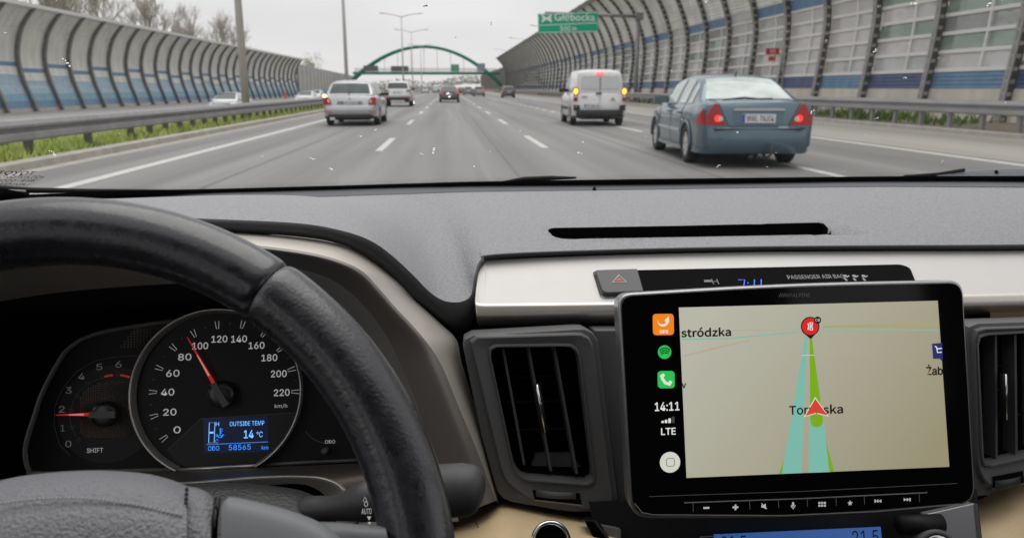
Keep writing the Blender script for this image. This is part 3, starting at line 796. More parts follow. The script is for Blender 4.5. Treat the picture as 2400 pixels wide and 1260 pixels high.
def car(name, label, cat, loc, rz, P, paint_m, group='cars driving ahead on the motorway', win=None, sidewin=None):
    """P: L, hw, belt [(y,z)], plan [(y,scale)], roof [(y,z)], tops (y of window breaks), wheels"""
    t = thing(name, label, cat, loc, group, rz)
    L, hw = P['L'], P['hw']; belt = smooth_pts(P['belt']); plan = smooth_pts(P['plan'], 60)
    r = P['r']; wy = P['wy']; zb0 = P.get('zb', .24)
    win = win or M_cgl; sidewin = sidewin or win
    def zb(y):
        z = zb0
        if y < .25: z = zb0 + .06
        if y > L - .3: z = zb0 + .05
        for w in wy:
            d = abs(y - w)
            if d < r * 1.16: z = max(z, r + math.sqrt(max((r * 1.16) ** 2 - d * d, 0)) * .98)
        return z
    st = [0, .03, .09, .18] + [.25 + (L - .5) * i / 64 for i in range(65)] + [L - .18, L - .09, L - .03, L]
    rows = []
    for y in st:
        b0, t0 = zb(y), belt(y); w = hw * plan(y)
        b0 = min(b0, t0 - .12)
        rows.append([V(q) for q in ((-w * .5, y, b0), (-w * .93, y, b0), (-w * .99, y, b0 + .04 * 1), (-w, y, b0 + (t0 - b0) * .5), (-w * .985, y, b0 + (t0 - b0) * .76), (-w * .95, y, t0 - .05), (-w * .88, y, t0 - .005), (-w * .5, y, t0 + .012), (0, y, t0 + .018),
                                     (w * .5, y, t0 + .012), (w * .88, y, t0 - .005), (w * .95, y, t0 - .05), (w * .985, y, b0 + (t0 - b0) * .76), (w, y, b0 + (t0 - b0) * .5), (w * .99, y, b0 + .04), (w * .93, y, b0), (w * .5, y, b0))])
    vs, fs = grid(rows, False, True)
    n = len(rows[0]); fs.append(tuple(range(n))); fs.append(tuple(range(len(vs) - 1, len(vs) - n - 1, -1)))
    o = mk('body', vs, fs, paint_m, t, True, True)
    b = MB(); b.box(-hw * .62, hw * .62, .35, L - .3, zb0 - .06, belt(L * .5) - .15)
    b.box(-hw * .9, hw * .9, wy[0] + r * 1.3, wy[1] - r * 1.3, zb0 - .03, zb0 + .2).build('underbody', M_cblk, t, False, True)
    # greenhouse
    G = P['roof']; roof = smooth_pts(G, 40); y0, y1 = G[0][0], G[-1][0]
    gs = sorted(set([y0, y0 + .04] + list(P['brk']) + [y0 + (y1 - y0) * i / 26 for i in range(27)]))
    ht = P.get('ht', .68); rowsg = []
    for y in gs:
        zt_ = roof(y); zb_ = belt(y) - .03; zt_ = max(zt_, zb_ + .03); k = min((zt_ - zb_) / (P['H'] - zb_), 1)
        wb = hw * plan(y) * .90; wt = wb + (hw * ht - wb) * k
        mid = lambda f, e=.0: (wb + (wt - wb) * f + e, zb_ + (zt_ - zb_) * f)
        a, c, d = mid(.0), mid(.5, .012 * k), mid(.88, .004)
        rowsg.append([V(q) for q in ((-a[0], y, a[1]), (-c[0], y, c[1]), (-d[0], y, d[1]), (-wt * .90, y, zt_ - .012 * k), (-wt * .5, y, zt_ + .012 * k), (0, y, zt_ + .018 * k), (wt * .5, y, zt_ + .012 * k), (wt * .90, y, zt_ - .012 * k), (d[0], y, d[1]), (c[0], y, c[1]), (a[0], y, a[1]))])
    vs, fs = grid(rowsg, False, True); n = len(rowsg[0]); fs.append(tuple(range(n)))
    mk('roof', vs, fs, paint_m, t, True, True)
    def patch(nm, ya, yb, j0, j1, m, off=.006, fr=(0, 1), shrink=0):
        idx = [i for i, y in enumerate(gs) if ya - 1e-6 <= y <= yb + 1e-6]
        R = []
        for i in idx:
            row = rowsg[i]; seg = row[j0:j1 + 1]
            if fr != (0, 1):
                a, c = seg[0], seg[-1]; seg = [a.lerp(c, fr[0]), a.lerp(c, (fr[0] + fr[1]) / 2), a.lerp(c, fr[1])] if j1 - j0 < 2 else [seg[0].lerp(seg[1], fr[0])] + seg[1:-1] + [seg[-1].lerp(seg[-2], 1 - fr[1])]
            R.append(seg)
        vs, fs = grid(R, False, False)
        tmp = bpy.data.meshes.new('x'); tmp.from_pydata(vs, [], fs); tmp.update()
        ns = [v.normal.copy() for v in tmp.vertices]; bpy.data.meshes.remove(tmp)
        return mk(nm, [a + b_ * off for a, b_ in zip(vs, ns)], fs, m, t, True, True)
    bk = P['brk']
    if P.get('rearwin', True): patch('rear_window', bk[0], bk[1], 3, 7, win, .008)
    for s in range(len(P['side'])):
        ya, yb = P['side'][s]
        patch('side_window', ya, yb, 0, 2, sidewin, .008, (.12, .96)); patch('side_window', ya, yb, 8, 10, sidewin, .008, (.04, .88))
    patch('windscreen', bk[-2], bk[-1], 3, 7, M_cgl if not P.get('wpale') else win, .008)
    for y in wy:
        for s in (-1, 1): wheel(t, s * (hw - .11), y, r, .10, s)
    for s in (-1, 1):
        my = P['my']; MB().box(min(s * (hw * .86), s * (hw + .16)), max(s * (hw * .86), s * (hw + .15)), my, my + .10, belt(my) + .01, belt(my) + .13).build('mirror', paint_m if P.get('mirp') else M_cblk, t, False, True)
    return t
def rear(t, nm, poly, m, y0=-.02, y1=.12, mirror=False, bevel=.008, sub=None):
    for s in ((1, -1) if mirror else (1,)):
        pts = [(x * s, z) for x, z in poly]
        n = len(pts); a = sum(pts[i][0] * pts[(i + 1) % n][1] - pts[(i + 1) % n][0] * pts[i][1] for i in range(n))
        if a < 0: pts = pts[::-1]
        vs = [(x, y1, z) for x, z in pts] + [(x, y0, z) for x, z in pts]
        o = mk(nm, vs, [tuple(range(n, 2 * n))] + [(i, (i + 1) % n, (i + 1) % n + n, i + n) for i in range(n)], m, t, False, True)
    return o
def bumper(t, hw, z0, z1, m, y0=-.10, plan=.96, top=.0):
    rows = []
    for z, dy in ((z0, .08), (z0 + .03, .02), (z0 + (z1 - z0) * .5, 0), (z1 - .03, .005), (z1, .03), (z1 + .005, .14)):
        rows.append([V((hw * plan * x, y0 + dy + yy, z)) for x, yy in ((-1.015, .62), (-1.0, .34), (-.95, .17), (-.86, .07), (-.6, .02), (0, 0), (.6, .02), (.86, .07), (.95, .17), (1.0, .34), (1.015, .62))])
    vs, fs = grid(rows)
    return mk('bumper', vs, fs, m, t, True, True)
def plate(t, x, z, y, w=.52, h=.115, txt=None):
    o = MB().box(x - w / 2, x + w / 2, y - .012, y + .02, z - h / 2, z + h / 2).build('number_plate', M_plate, t, False, True)
    MB().box(x - w / 2, x - w / 2 + .045, y - .014, y - .0121, z - h / 2 + .005, z + h / 2 - .005).build('blue_band', M_pblue, o, False, True)
    if txt:
        vs, fs = glyphs(txt); x0, x1 = min(v[0] for v in vs), max(v[0] for v in vs); ya, yb = min(v[1] for v in vs), max(v[1] for v in vs)
        mk('lettering', [(x - w / 2 + .07 + (a - x0) / (x1 - x0) * (w - .1), y - .015, z - h * .34 + (c - ya) / (yb - ya) * h * .68) for a, c in vs], fs, M_ptxt, o, False, True)
    return o
def cpaint(n, c, metal=.4, rough=.3): return mat(n, c, rough, metal, coat=.7, var=.05, vscale=3)
C_blue = cpaint('metallic_blue_grey', (.075, .135, .175), .3)
C_silver = cpaint('silver_paint', (.55, .56, .58), .45)
C_white = cpaint('white_paint', (.72, .72, .72), 0)
C_dark = cpaint('dark_grey_paint', (.09, .09, .10), .3)
C_grey = cpaint('mid_grey_paint', (.22, .23, .25), .3)
C_red = cpaint('dark_red_paint', (.25, .03, .03), .2)
SEDAN = dict(L=4.73, hw=.905, H=1.45, zb=.25, r=.315, wy=(1.0, 3.75), belt=[(0, .99), (.35, 1.02), (1.0, .99), (2.4, .95), (3.3, .93), (3.9, .88), (4.4, .76), (4.73, .62)],
             plan=[(0, .91), (.10, .96), (.5, .99), (1.5, 1), (3.2, 1), (4.1, .965), (4.5, .88), (4.73, .70)], roof=[(.50, 1.0), (.80, 1.17), (1.15, 1.345), (1.55, 1.43), (2.2, 1.455), (2.75, 1.40), (3.15, 1.22), (3.7, .93)],
             brk=(.58, 1.24, 2.62, 3.5), side=((.98, 1.32), (1.38, 2.08), (2.14, 3.0)), my=3.05, ht=.63, mirp=True)
ESTATE = dict(L=4.66, hw=.905, H=1.47, zb=.24, r=.315, wy=(.95, 3.63), belt=[(0, .96), (.3, 1.0), (1.2, .98), (2.5, .95), (3.4, .93), (4.1, .86), (4.66, .66)],
              plan=[(0, .90), (.12, .955), (.5, .99), (1.5, 1), (3.2, 1), (4.1, .965), (4.5, .88), (4.66, .70)], roof=[(.04, 1.0), (.20, 1.14), (.47, 1.35), (.72, 1.435), (1.3, 1.475), (2.2, 1.475), (2.7, 1.42), (3.6, .93)],
              brk=(.09, .50, 2.6, 3.4), side=((.7, 1.15), (1.22, 2.0), (2.06, 2.9)), my=3.0, ht=.66)
SUV = dict(L=4.5, hw=.93, H=1.68, zb=.32, r=.35, wy=(.85, 3.5), belt=[(0, 1.1), (.3, 1.16), (1.2, 1.12), (2.5, 1.08), (3.2, 1.07), (4.0, 1.0), (4.5, .8)],
           plan=[(0, .90), (.12, .955), (.5, .99), (1.5, 1), (3.2, 1), (4.1, .965), (4.4, .88), (4.5, .75)], roof=[(.06, 1.15), (.2, 1.3), (.42, 1.55), (.65, 1.65), (1.2, 1.69), (2.1, 1.68), (2.5, 1.6), (3.3, 1.07)],
           brk=(.1, .45, 2.45, 3.2), side=((.6, 1.1), (1.16, 1.9), (1.96, 2.75)), my=2.8, ht=.70)
HATCH = dict(L=4.1, hw=.87, H=1.5, zb=.24, r=.3, wy=(.7, 3.25), belt=[(0, .98), (.3, 1.0), (1.2, .97), (2.5, .95), (3.0, .93), (3.6, .85), (4.1, .66)],
             plan=[(0, .90), (.12, .955), (.5, .99), (1.5, 1), (2.8, 1), (3.6, .965), (3.9, .88), (4.1, .72)], roof=[(.08, 1.02), (.2, 1.16), (.4, 1.38), (.6, 1.46), (1.1, 1.5), (1.9, 1.49), (2.3, 1.42), (3.1, .93)],
             brk=(.11, .44, 2.2, 2.9), side=((.6, 1.2), (1.26, 2.4)), my=2.5, ht=.68)
VAN = dict(L=4.38, hw=.905, H=1.80, zb=.26, r=.315, wy=(.85, 3.55), belt=[(0, 1.04), (.3, 1.08), (1.2, 1.08), (2.5, 1.08), (3.2, 1.06), (3.9, .96), (4.38, .74)],
           plan=[(0, .93), (.12, .965), (.5, .99), (1.5, 1), (3.2, 1), (4.0, .95), (4.38, .75)], roof=[(.02, 1.06), (.06, 1.4), (.12, 1.70), (.25, 1.79), (.8, 1.82), (1.9, 1.82), (2.4, 1.76), (3.5, 1.06)],
           brk=(.03, .1, 2.45, 3.4), side=((2.0, 2.9),), my=2.85, ht=.78, rearwin=False)
# the blue-grey saloon
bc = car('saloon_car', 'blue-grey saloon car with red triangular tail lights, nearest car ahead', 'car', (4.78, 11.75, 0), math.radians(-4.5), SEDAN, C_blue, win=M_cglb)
bumper(bc, .905, .22, .63, C_blue, -.10, .965)
for s in (1, -1):
    o = rear(bc, 'tail_light', [(.83 * s, .665), (.815 * s, .80), (.70 * s, .985), (.65 * s, .985), (.50 * s, .665)], M_tail, -.012, .05)
    mk('lamp_lens', [(s * .63 + .055 * math.cos(a), -.0135, .765 + .055 * math.sin(a)) for a in [2 * math.pi * i / 14 for i in range(14)]], [tuple(range(14))], M_taill, o, False, True)
    mk('reversing_lens', [(s * .585 + .035 * math.cos(a), -.0155, .76 + .035 * math.sin(a)) for a in [2 * math.pi * i / 14 for i in range(14)]], [tuple(range(14))], M_clear, o, False, True)
    xs = [(.835, .0), (.868, .09), (.893, .22), (.905, .36)]
    mk('tail_light_side', [(s * (x + .006), y, z) for x, y in xs for z in (.67, .67 + .25 * (1 - y / .38) + .01)], [((2 * i, 2 * i + 2, 2 * i + 3, 2 * i + 1) if s > 0 else (2 * i + 1, 2 * i + 3, 2 * i + 2, 2 * i)) for i in range(3)], M_tail, bc, False, True)
rear(bc, 'trunk_panel', [(-.47, .66), (.47, .66), (.40, .63), (-.40, .63)], C_blue, -.03, .1)
rear(bc, 'plate_recess', [(-.36, .67), (.36, .67), (.40, .88), (-.40, .88)], mat('recess_blue', (.13, .19, .25), .4), -.006, .1)
plate(bc, 0, .765, -.01, .52, .135, 'WWL 7NJ04')
rear(bc, 'chrome_strip', [(-.40, .885), (.40, .885), (.38, .915), (-.38, .915)], C_silver, -.022, .1)
rear(bc, 'model_badge', [(.30, .60), (.45, .60), (.46, .645), (.31, .645)], M_clear, -.035, .1)
MB().box(-.70, .70, -.092, .0, .603, .616).build('bumper_strip', M_cblk, bc, False, True)
MB().tube([(.12, .05, .22), (.13, -.12, .17), (.17, -.17, .22), (.18, -.17, .38)], .022, 8).build('tow_hook', M_haul, bc, True, True)
MB().tube([(-.1, .1, .19), (-.1, -.08, .17)], .035, 8).build('exhaust', M_cblk, bc, True, True); MB().tube([(.02, .1, .19), (.02, -.08, .17)], .03, 8).build('exhaust', M_cblk, bc, True, True)
MB().tube([(-.45, .44, 1.04), (-.1, .47, 1.075), (.1, .45, 1.055)], .014, 5).build('rear_wiper', M_cblk, bc, True, True); MB().tube([(.05, .44, 1.055), (.35, .47, 1.06)], .012, 5).build('rear_wiper', M_cblk, bc, True, True)
MB().tube([(0, 1.42, 1.42), (0, 1.35, 1.50)], .012, 5).build('aerial', M_cblk, bc, True, True)
for ya, yb in ((1.45, 2.2), (2.26, 3.3)):
    for s in (-1, 1): MB().box(min(s * .9, s * .922), max(s * .9, s * .922), ya, yb, .50, .545).build('door_moulding', C_silver, bc, False, True)
for yd in (1.5, 2.35):
    for s in (-1, 1): MB().box(min(s * .885, s * .925), max(s * .885, s * .925), yd, yd + .18, .80, .83).build('door_handle', C_blue, bc, False, True)
for s in (-1, 1):
    for yw in (1.0, 3.75):
        MB().tube([(s * .90, yw + .375 * math.cos(a), .315 + .375 * math.sin(a)) for a in [math.pi * (-.02 + 1.04 * i / 18) for i in range(19)]], .022, 6).build('wheel_arch_lip', C_blue, bc, True, True)
    MB().box(min(s * .86, s * .9), max(s * .86, s * .9), 1.35, 3.35, .2, .27).build('sill', C_blue, bc, False, True)
for s in (-1, 1):
    for yg in (1.36, 2.22, 3.28):
        MB().tube([(s * .898, yg, .30), (s * .9065, yg + .02, .62), (s * .893, yg, .86), (s * .84, yg - .01, .955)], .0045, 4).build('door_gap', M_cblk, bc, False, True)
    MB().tube([(s * .47, -.008, .66), (s * .63, -.006, .99), (s * .66, .2, 1.035), (s * .66, .45, 1.03)], .005, 4).build('boot_gap', M_cblk, bc, False, True)
# white van
vn = car('delivery_van', 'white delivery van with lit amber indicators and windowless rear doors', 'van', (4.98, 25.6, 0), math.radians(-2.5), VAN, C_white, win=M_cgl)
bumper(vn, .905, .28, .52, M_cblk, -.12, .96)
for s in (1, -1):
    rear(vn, 'bumper_corner', [(s * .64, .5), (s * .86, .5), (s * .86, .68), (s * .68, .68)], M_cblk, -.02, .2)
    o = rear(vn, 'tail_light', [(s * .74, .80), (s * .86, .80), (s * .86, 1.22), (s * .80, 1.26), (s * .745, 1.22)], M_tail, -.025, .12)
    mk('indicator', [(s * .80 + .06 * math.cos(a), -.028, 1.12 + .09 * math.sin(a)) for a in [2 * math.pi * i / 16 for i in range(16)]], [tuple(range(16))], M_amber, o, False, True)
    mk('reversing_lens', [(s * .75, -.027, .93), (s * .855, -.027, .93), (s * .855, -.027, 1.0), (s * .75, -.027, 1.0)], [(0, 1, 2, 3)], M_clear, o, False, True)
rear(vn, 'brake_light', [(-.13, 1.66), (.13, 1.66), (.12, 1.73), (-.12, 1.73)], M_pink, -.01, .3)
rear(vn, 'door_panel', rounded([(-.63, 1.2), (-.03, 1.2), (-.03, 1.62), (-.60, 1.62)], .06), cpaint('white_panel_paint', (.70, .70, .705), 0), .0, .2)
rear(vn, 'door_panel', rounded([(.03, 1.2), (.62, 1.2), (.59, 1.62), (.03, 1.62)], .06), cpaint('white_panel_paint', (.70, .70, .705), 0), .0, .2)
rear(vn, 'door_gap', [(-.004, .55), (.004, .55), (.004, 1.58), (-.004, 1.58)], M_galv, -.012, .02)
rear(vn, 'door_handle', [(-.14, 1.03), (.06, 1.03), (.04, 1.08), (-.11, 1.08)], M_cblk, -.03, .05)
rear(vn, 'badge', [(.36, .86), (.43, .94), (.50, .86), (.50, .83), (.43, .91), (.36, .83)], M_galv, -.012, .03); rear(vn, 'badge', [(.36, .80), (.43, .88), (.50, .80), (.50, .77), (.43, .85), (.36, .77)], M_galv, -.012, .03)
rear(vn, 'maker_lettering', [(-.60, .92), (-.42, .92), (-.42, .96), (-.60, .96)], M_galv, -.012, .03)
plate(vn, -.25, .66, -.025, .52, .12, 'WZ 4417H')
for s in (-1, 1): MB().box(min(s * .89, s * .92), max(s * .89, s * .92), 1.3, 3.1, .50, .60).build('door_moulding', M_cblk, vn, False, True)
# silver estate
es = car('estate_car', 'silver estate car with dark rear window in the lane beside the median', 'car', (-3.23, 26.2, 0), 0, ESTATE, C_silver, win=mat('estate_window', (.045, .065, .065), .12, spec=.25, var=.4, vscale=3))
bumper(es, .905, .36, .66, C_silver, -.10, .965); bumper(es, .905, .24, .37, M_cblk, -.085, .96)
for s in (1, -1):
    o = rear(es, 'tail_light', [(s * .60, .70), (s * .86, .68), (s * .86, .93), (s * .72, .93), (s * .62, .85)], M_tail, -.015, .16)
    mk('reversing_lens', [(s * .63, -.017, .76), (s * .70, -.017, .76), (s * .72, -.017, .85), (s * .66, -.017, .85)], [(0, 1, 2, 3)], M_clear, o, False, True)
    rear(es, 'reflector', [(s * .62, .44), (s * .84, .44), (s * .84, .50), (s * .64, .50)], mat('reflector', (.5, .2, .2), .3), -.10, .0)
o = rear(es, 'indicator', circ((-.82, .975), .05, 12), mat('warm_lamp', (.9, .7, .4), .2, emit=(1, .62, .25), estr=3), -.03, .1)
rear(es, 'plate_recess', [(-.42, .70), (.42, .70), (.40, .80), (-.40, .80)], mat('plate_recess_grey', (.25, .27, .29), .5), -.008, .1)  # recess coloured a darker grey than the body
plate(es, 0, .755, -.012, .5, .1, 'W5 618NC'); rear(es, 'badge', circ((0, .89), .04, 12), M_chrome, -.02, .1)
MB().tube([(-.03, .02, .98), (.02, .05, 1.2)], .012, 5).build('rear_wiper', M_cblk, es, True, True)
rear(es, 'exhaust_trim', [(-.66, .2), (-.5, .2), (-.5, .29), (-.66, .29)], M_alloy, -.06, .2)
# white SUV
su = car('white_suv', 'white SUV driving ahead of the silver estate car', 'car', (-3.42, 54, 0), 0, SUV, C_white, win=M_cgl)
bumper(su, .93, .32, .62, M_cblk, -.1, .96); bumper(su, .93, .60, .82, C_white, -.11, .96)
for s in (1, -1): rear(su, 'tail_light', [(s * .58, 1.0), (s * .88, 1.0), (s * .88, 1.1), (s * .62, 1.1)], mat('dim_tail', (.30, .12, .12), .2), -.02, .16); rear(su, 'reflector', [(s * .62, .55), (s * .86, .55), (s * .86, .62), (s * .62, .62)], M_tail, -.12, .0)
plate(su, 0, .93, -.02); rear(su, 'chrome_strip', [(-.3, 1.0), (.3, 1.0), (.3, 1.03), (-.3, 1.03)], M_chrome, -.02, .1)
rear(su, 'skid_plate', [(-.5, .3), (.5, .3), (.45, .42), (-.45, .42)], M_alloy, -.12, .1)
# dark saloon ahead
ds = car('dark_saloon', 'dark grey saloon straight ahead in the middle lane', 'car', (.1, 69.5, 0), 0, SEDAN, C_dark, win=M_cgl)
bumper(ds, .905, .24, .62, C_dark, -.1, .96); plate(ds, 0, .72, -.02)
for s in (1, -1): rear(ds, 'tail_light', [(s * .5, .75), (s * .84, .72), (s * .84, .95), (s * .6, .92)], mat('glow_tail', (.4, .1, .1), .3, emit=(1, .2, .2), estr=.25), -.02, .14)
# hatch in right lane
for nm, lab, x, y, P, m, lit in (('dark_hatchback', 'dark hatchback alone near the kerb, in front of the curved barrier end', 8.05, 104, HATCH, C_dark, 0), ('grey_hatchback', 'grey hatchback with one bright red lamp, left of the dark hatchback', 4.75, 120, HATCH, C_grey, 1),
                             ('grey_saloon', 'small grey car just beyond the hatchback with the bright lamp', 3.6, 141, HATCH, C_grey, 0), ('red_lit_car', 'tiny dark car with red lights beyond the dark saloon', 2.7, 165, SEDAN, C_red, 0)):
    c = car(nm, lab, 'car', (x, y, 0), 0, P, m, win=M_cgl)
    bumper(c, P['hw'], .24, .58, m, -.08, .96); plate(c, 0, .74, -.02)
    for s in (1, -1): rear(c, 'tail_light', [(s * .58, .7), (s * .82, .7), (s * .82, .98), (s * .66, .98)], M_taill if (lit and s > 0) or nm == 'red_lit_car' else M_tail, -.02, .14)
# far traffic ahead and the oncoming cars
for nm, lab, x, y, P, m in (('far_white_car', 'tiny white car on the horizon right of the white SUV', -5.5, 190, HATCH, C_white), ('far_pale_van', 'tiny pale van on the horizon beyond the white SUV', -7.9 + 4.6, 215, VAN, C_silver), ('far_dark_car', 'tiny dark car on the horizon beside the tiny pale van', .9, 230, SEDAN, C_grey)):
    c = car(nm, lab, 'car', (x, y, 0), 0, P, m); plate(c, 0, .74, -.02)
    for s in (1, -1): rear(c, 'tail_light', [(s * .58, .7), (s * .8, .7), (s * .8, .95), (s * .66, .95)], M_tail, -.02, .14)
for nm, lab, x, y, P, m in (('oncoming_car', 'silver oncoming car partly hidden by the thick lamp post', -14.2, 55, SEDAN, C_silver), ('oncoming_car', 'pale oncoming car just left of the silver estate', -14.0, 82, SEDAN, C_white), ('oncoming_car', 'silver oncoming car half hidden behind the silver estate', -16.8, 104, HATCH, C_silver),
                            ('oncoming_van', 'dark blue oncoming van squeezed between the silver estate and the white SUV', -14, 116, VAN, cpaint('teal_paint', (.05, .14, .2), .1))):
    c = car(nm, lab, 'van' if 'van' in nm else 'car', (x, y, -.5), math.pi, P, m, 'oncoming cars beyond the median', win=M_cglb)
    for s in (1, -1): MB().box(min(s * .45, s * .75), max(s * .45, s * .75), P['L'] - .25, P['L'] - .05, .55, .68).build('headlight', M_clear, c, False, True)
cn = thing('road_work_beacon', 'small orange and white beacon post behind the median rail', 'beacon', (-10.2, 50.5, -.5))
MB().tube([(-10.2, 50.5, -.5), (-10.2, 50.5, .55)], .06, 8).build('post', M_sgw, cn); MB().tube([(-10.2, 50.5, .55), (-10.2, 50.5, .95)], .09, 8).build('orange_sleeve', M_sgo, cn)
# ---------------------------------------------------------------- cabin materials
M_pad = mat('dash_soft_plastic', (.34, .342, .358), .44, spec=.65, var=.14, vscale=330, bump=1.0, bscale=650, bdist=.0022, bdetail=3)
M_roll = mat('dash_shaded_edge', (.05, .051, .054), .6, bump=.4, bscale=420, bdist=.001)  # pad edge turned away from the sky; its shade is darkened into the colour
M_blk = mat('black_plastic', (.012, .012, .012), .6, spec=.3)
M_void = mat('vent_dark', (.004, .004, .004), .9, spec=.1)
M_grey = mat('charcoal_plastic', (.11, .11, .112), .5, spec=.45, bump=.3, bscale=900, bdist=.0004)
M_champ = mat('champagne_metallic', (.84, .79, .71), .36, .6, bump=.06, bscale=1500, bdist=.0003)
M_silv = mat('satin_silver', (.60, .585, .57), .5, .35, var=.02, vscale=30, bump=.05, bscale=1500, bdist=.0003)
M_brown = mat('brown_metallic', (.16, .14, .125), .4, .5)
M_leath = mat('wheel_leather', (.012, .013, .019), .29, spec=.9, coat=.3, var=.15, vscale=120, rvar=.08, bump=.22, bscale=500, bdist=.0006, bdetail=5)
M_leath2 = mat('grip_leather', (.012, .013, .018), .32, spec=.9, coat=.25, var=.2, vscale=160, rvar=.08, bump=.35, bscale=560, bdist=.0008, btype='noise', bdetail=4)
M_hub = mat('airbag_cover_grain', (.23, .23, .25), .46, spec=.6, bump=1.0, bscale=620, bdist=.0014, btype='noise', bdetail=2)
M_spk = mat('spoke_plastic', (.20, .21, .22), .45, spec=.5, bump=.2, bscale=900, bdist=.0004)
M_stalk = mat('stalk_plastic', (.05, .049, .05), .5, bump=.3, bscale=900, bdist=.0004)
M_beige = mat('beige_leather', (.74, .565, .33), .55, var=.06, vscale=40, bump=.4, bscale=350, bdist=.001)
M_thread = mat('dark_thread', (.02, .016, .012), .8)
M_gloss = mat('gloss_black', (.003, .003, .004), .08, spec=.22)
M_face = mat('dial_black', (.010, .010, .0105), .55, spec=.3)
M_face2 = mat('dial_plate', (.017, .017, .017), .5, spec=.3)
M_dial = mat('dial_print', (.6, .6, .59), .6, emit=(.8, .8, .8), estr=.22)
M_dim = mat('dial_dim_print', (.20, .20, .20), .6)
M_redl = mat('dial_red', (.5, .03, .02), .5, emit=(1, .06, .03), estr=.12)
M_need = mat('needle_red', (.7, .03, .03), .4, emit=(1, .05, .04), estr=.22)
M_needl = mat('needle_highlight_pink', (.9, .45, .40), .4, emit=(1, .45, .4), estr=.30)  # painted highlight along the middle of the needle
M_hubc = mat('needle_cap', (.02, .02, .02), .3, spec=.6)
M_hubb = mat('needle_bar', (.10, .10, .10), .4, spec=.5)
M_ring = mat('dial_ring_metal', (.80, .77, .72), .3, .75)
M_lcd = mat('lcd_dark_blue', (.003, .004, .012), .3, emit=(.01, .03, .16), estr=.10)
M_lcdt = emi('lcd_blue', (.05, .28, 1.0), .9)
M_lcdw = emi('lcd_light_blue', (.18, .48, 1.0), 1.0)
M_clk = emi('clock_blue', (.03, .12, 1.0), .9)
M_icon = mat('icon_print', (.6, .6, .6), .5, emit=(.8, .8, .8), estr=.25)
M_icond = mat('icon_dim', (.16, .16, .16), .5)
M_haz = mat('hazard_red', (.55, .05, .05), .4)
M_tri = mat('hazard_white', (.65, .6, .6), .4)

# ---------------------------------------------------------------- cabin shell (what shades the dashboard)
M_head = mat('headliner_fabric', (.16, .155, .15), .95, bump=.3, bscale=500, bdist=.001)
M_door = mat('door_trim', (.12, .11, .10), .7, bump=.3, bscale=400, bdist=.001)
M_carp = mat('carpet', (.03, .03, .03), .95)
XL, XR = -.66, 1.14
struct(mk('cabin_roof', [(XL + .06, -.06, 1.625), (XR - .06, -.06, 1.625), (XR - .04, -1.7, 1.66), (XL + .04, -1.7, 1.66), (XL + .06, -.06, 1.70), (XR - .06, -.06, 1.70), (XR - .04, -1.7, 1.74), (XL + .04, -1.7, 1.74)],
           [(0, 1, 2, 3), (7, 6, 5, 4), (0, 4, 5, 1), (1, 5, 6, 2), (2, 6, 7, 3), (3, 7, 4, 0)], M_head))
struct(MB().box(XL - .2, XR + .2, -1.8, 1.15, .30, .34).build('cabin_floor', M_carp))
struct(MB().box(XL, XR, 1.08, 1.12, .34, 1.0).build('firewall', M_carp))
for nm, x in (('cabin_side_left', XL), ('cabin_side_right', XR)):
    s = -1 if x < 0 else 1
    b = MB(); b.box(min(x, x + .06 * s), max(x, x + .06 * s), -1.7, .98, .34, 1.03)
    b.box(min(x - .02 * s, x + .04 * s), max(x - .02 * s, x + .04 * s), -.62, -.42, 1.03, 1.66)
    b.box(min(x - .03 * s, x + .04 * s), max(x - .03 * s, x + .04 * s), -1.7, -1.45, 1.03, 1.66)
    struct(b.build(nm, M_door))
    struct(MB().tube([(x + .02 * s, .96, 1.02), (x - .01 * s, .45, 1.36), (x - .04 * s, -.06, 1.63), (x - .04 * s, -1.6, 1.67)], .045, 8).build('windscreen_pillar', M_head, None, True))
struct(MB().box(XL, XR, -1.76, -1.7, .34, 1.62).build('cabin_rear_blocker', M_door))  # unseen; closed without a rear window to cut light from behind

# ---------------------------------------------------------------- dashboard
dash = thing('dashboard', 'grey grained dashboard with silver trim and air vents under the windscreen', 'dashboard', (.2, .8, .9))
FAR = [(-100, 470), (300, 461), (480, 451), (640, 446.5), (730, 444), (800, 442), (860, 440), (910, 438.5), (945, 437.5), (970, 437), (990, 436.6), (1010, 436.2), (1030, 436), (1050, 435.6), (1075, 435), (1120, 434.3), (1425, 431.5), (1750, 427.5), (2075, 423), (2500, 424)]
NEAR = [(-100, 505, .575), (300, 507, .585), (500, 513, .60), (700, 523, .61), (800, 540, .62), (867, 563, .635), (917, 597, .65), (967, 643, .67), (1000, 677, .685), (1027, 698, .695), (1053, 707, .70), (1083, 706, .705), (1104, 690, .712), (1112, 645, .73), (1126, 609, .75), (1160, 595, .757), (1425, 584, .76), (1750, 577, .76), (2075, 574, .76), (2500, 571, .76)]
LOW = [(-100, 532, .58), (300, 536, .59), (520, 543, .605), (700, 555, .615), (800, 573, .625), (867, 607, .642), (925, 652, .66), (967, 697, .68), (1000, 727, .695), (1033, 757, .705), (1068, 775, .71), (1100, 765, .715), (1114, 720, .722), (1119, 655, .738), (1136, 619, .755), (1172, 607, .764), (1425, 597, .766), (1750, 589.5, .766), (2075, 587.5, .766), (2500, 586, .766)]
YF = lambda px: 1.035 - .10 * ((px - 1250) / 1250) ** 2
NU = 330
def ext(L, yl=None, yr=None, left=True):
    P = [q if isinstance(q, Vector) else at(*q) for q in L]; a, c = P[0], P[-1]
    return ([V((-.645, yl or a.y - .01, a.z - .006))] if left else []) + P + [V((1.125, yr or c.y, c.z))]
far = crp(ext([(x, y, YF(x)) for x, y in FAR], .84, .90), NU)
near = crp(ext(NEAR), NU); low = crp(ext(LOW), NU)
near_s = near
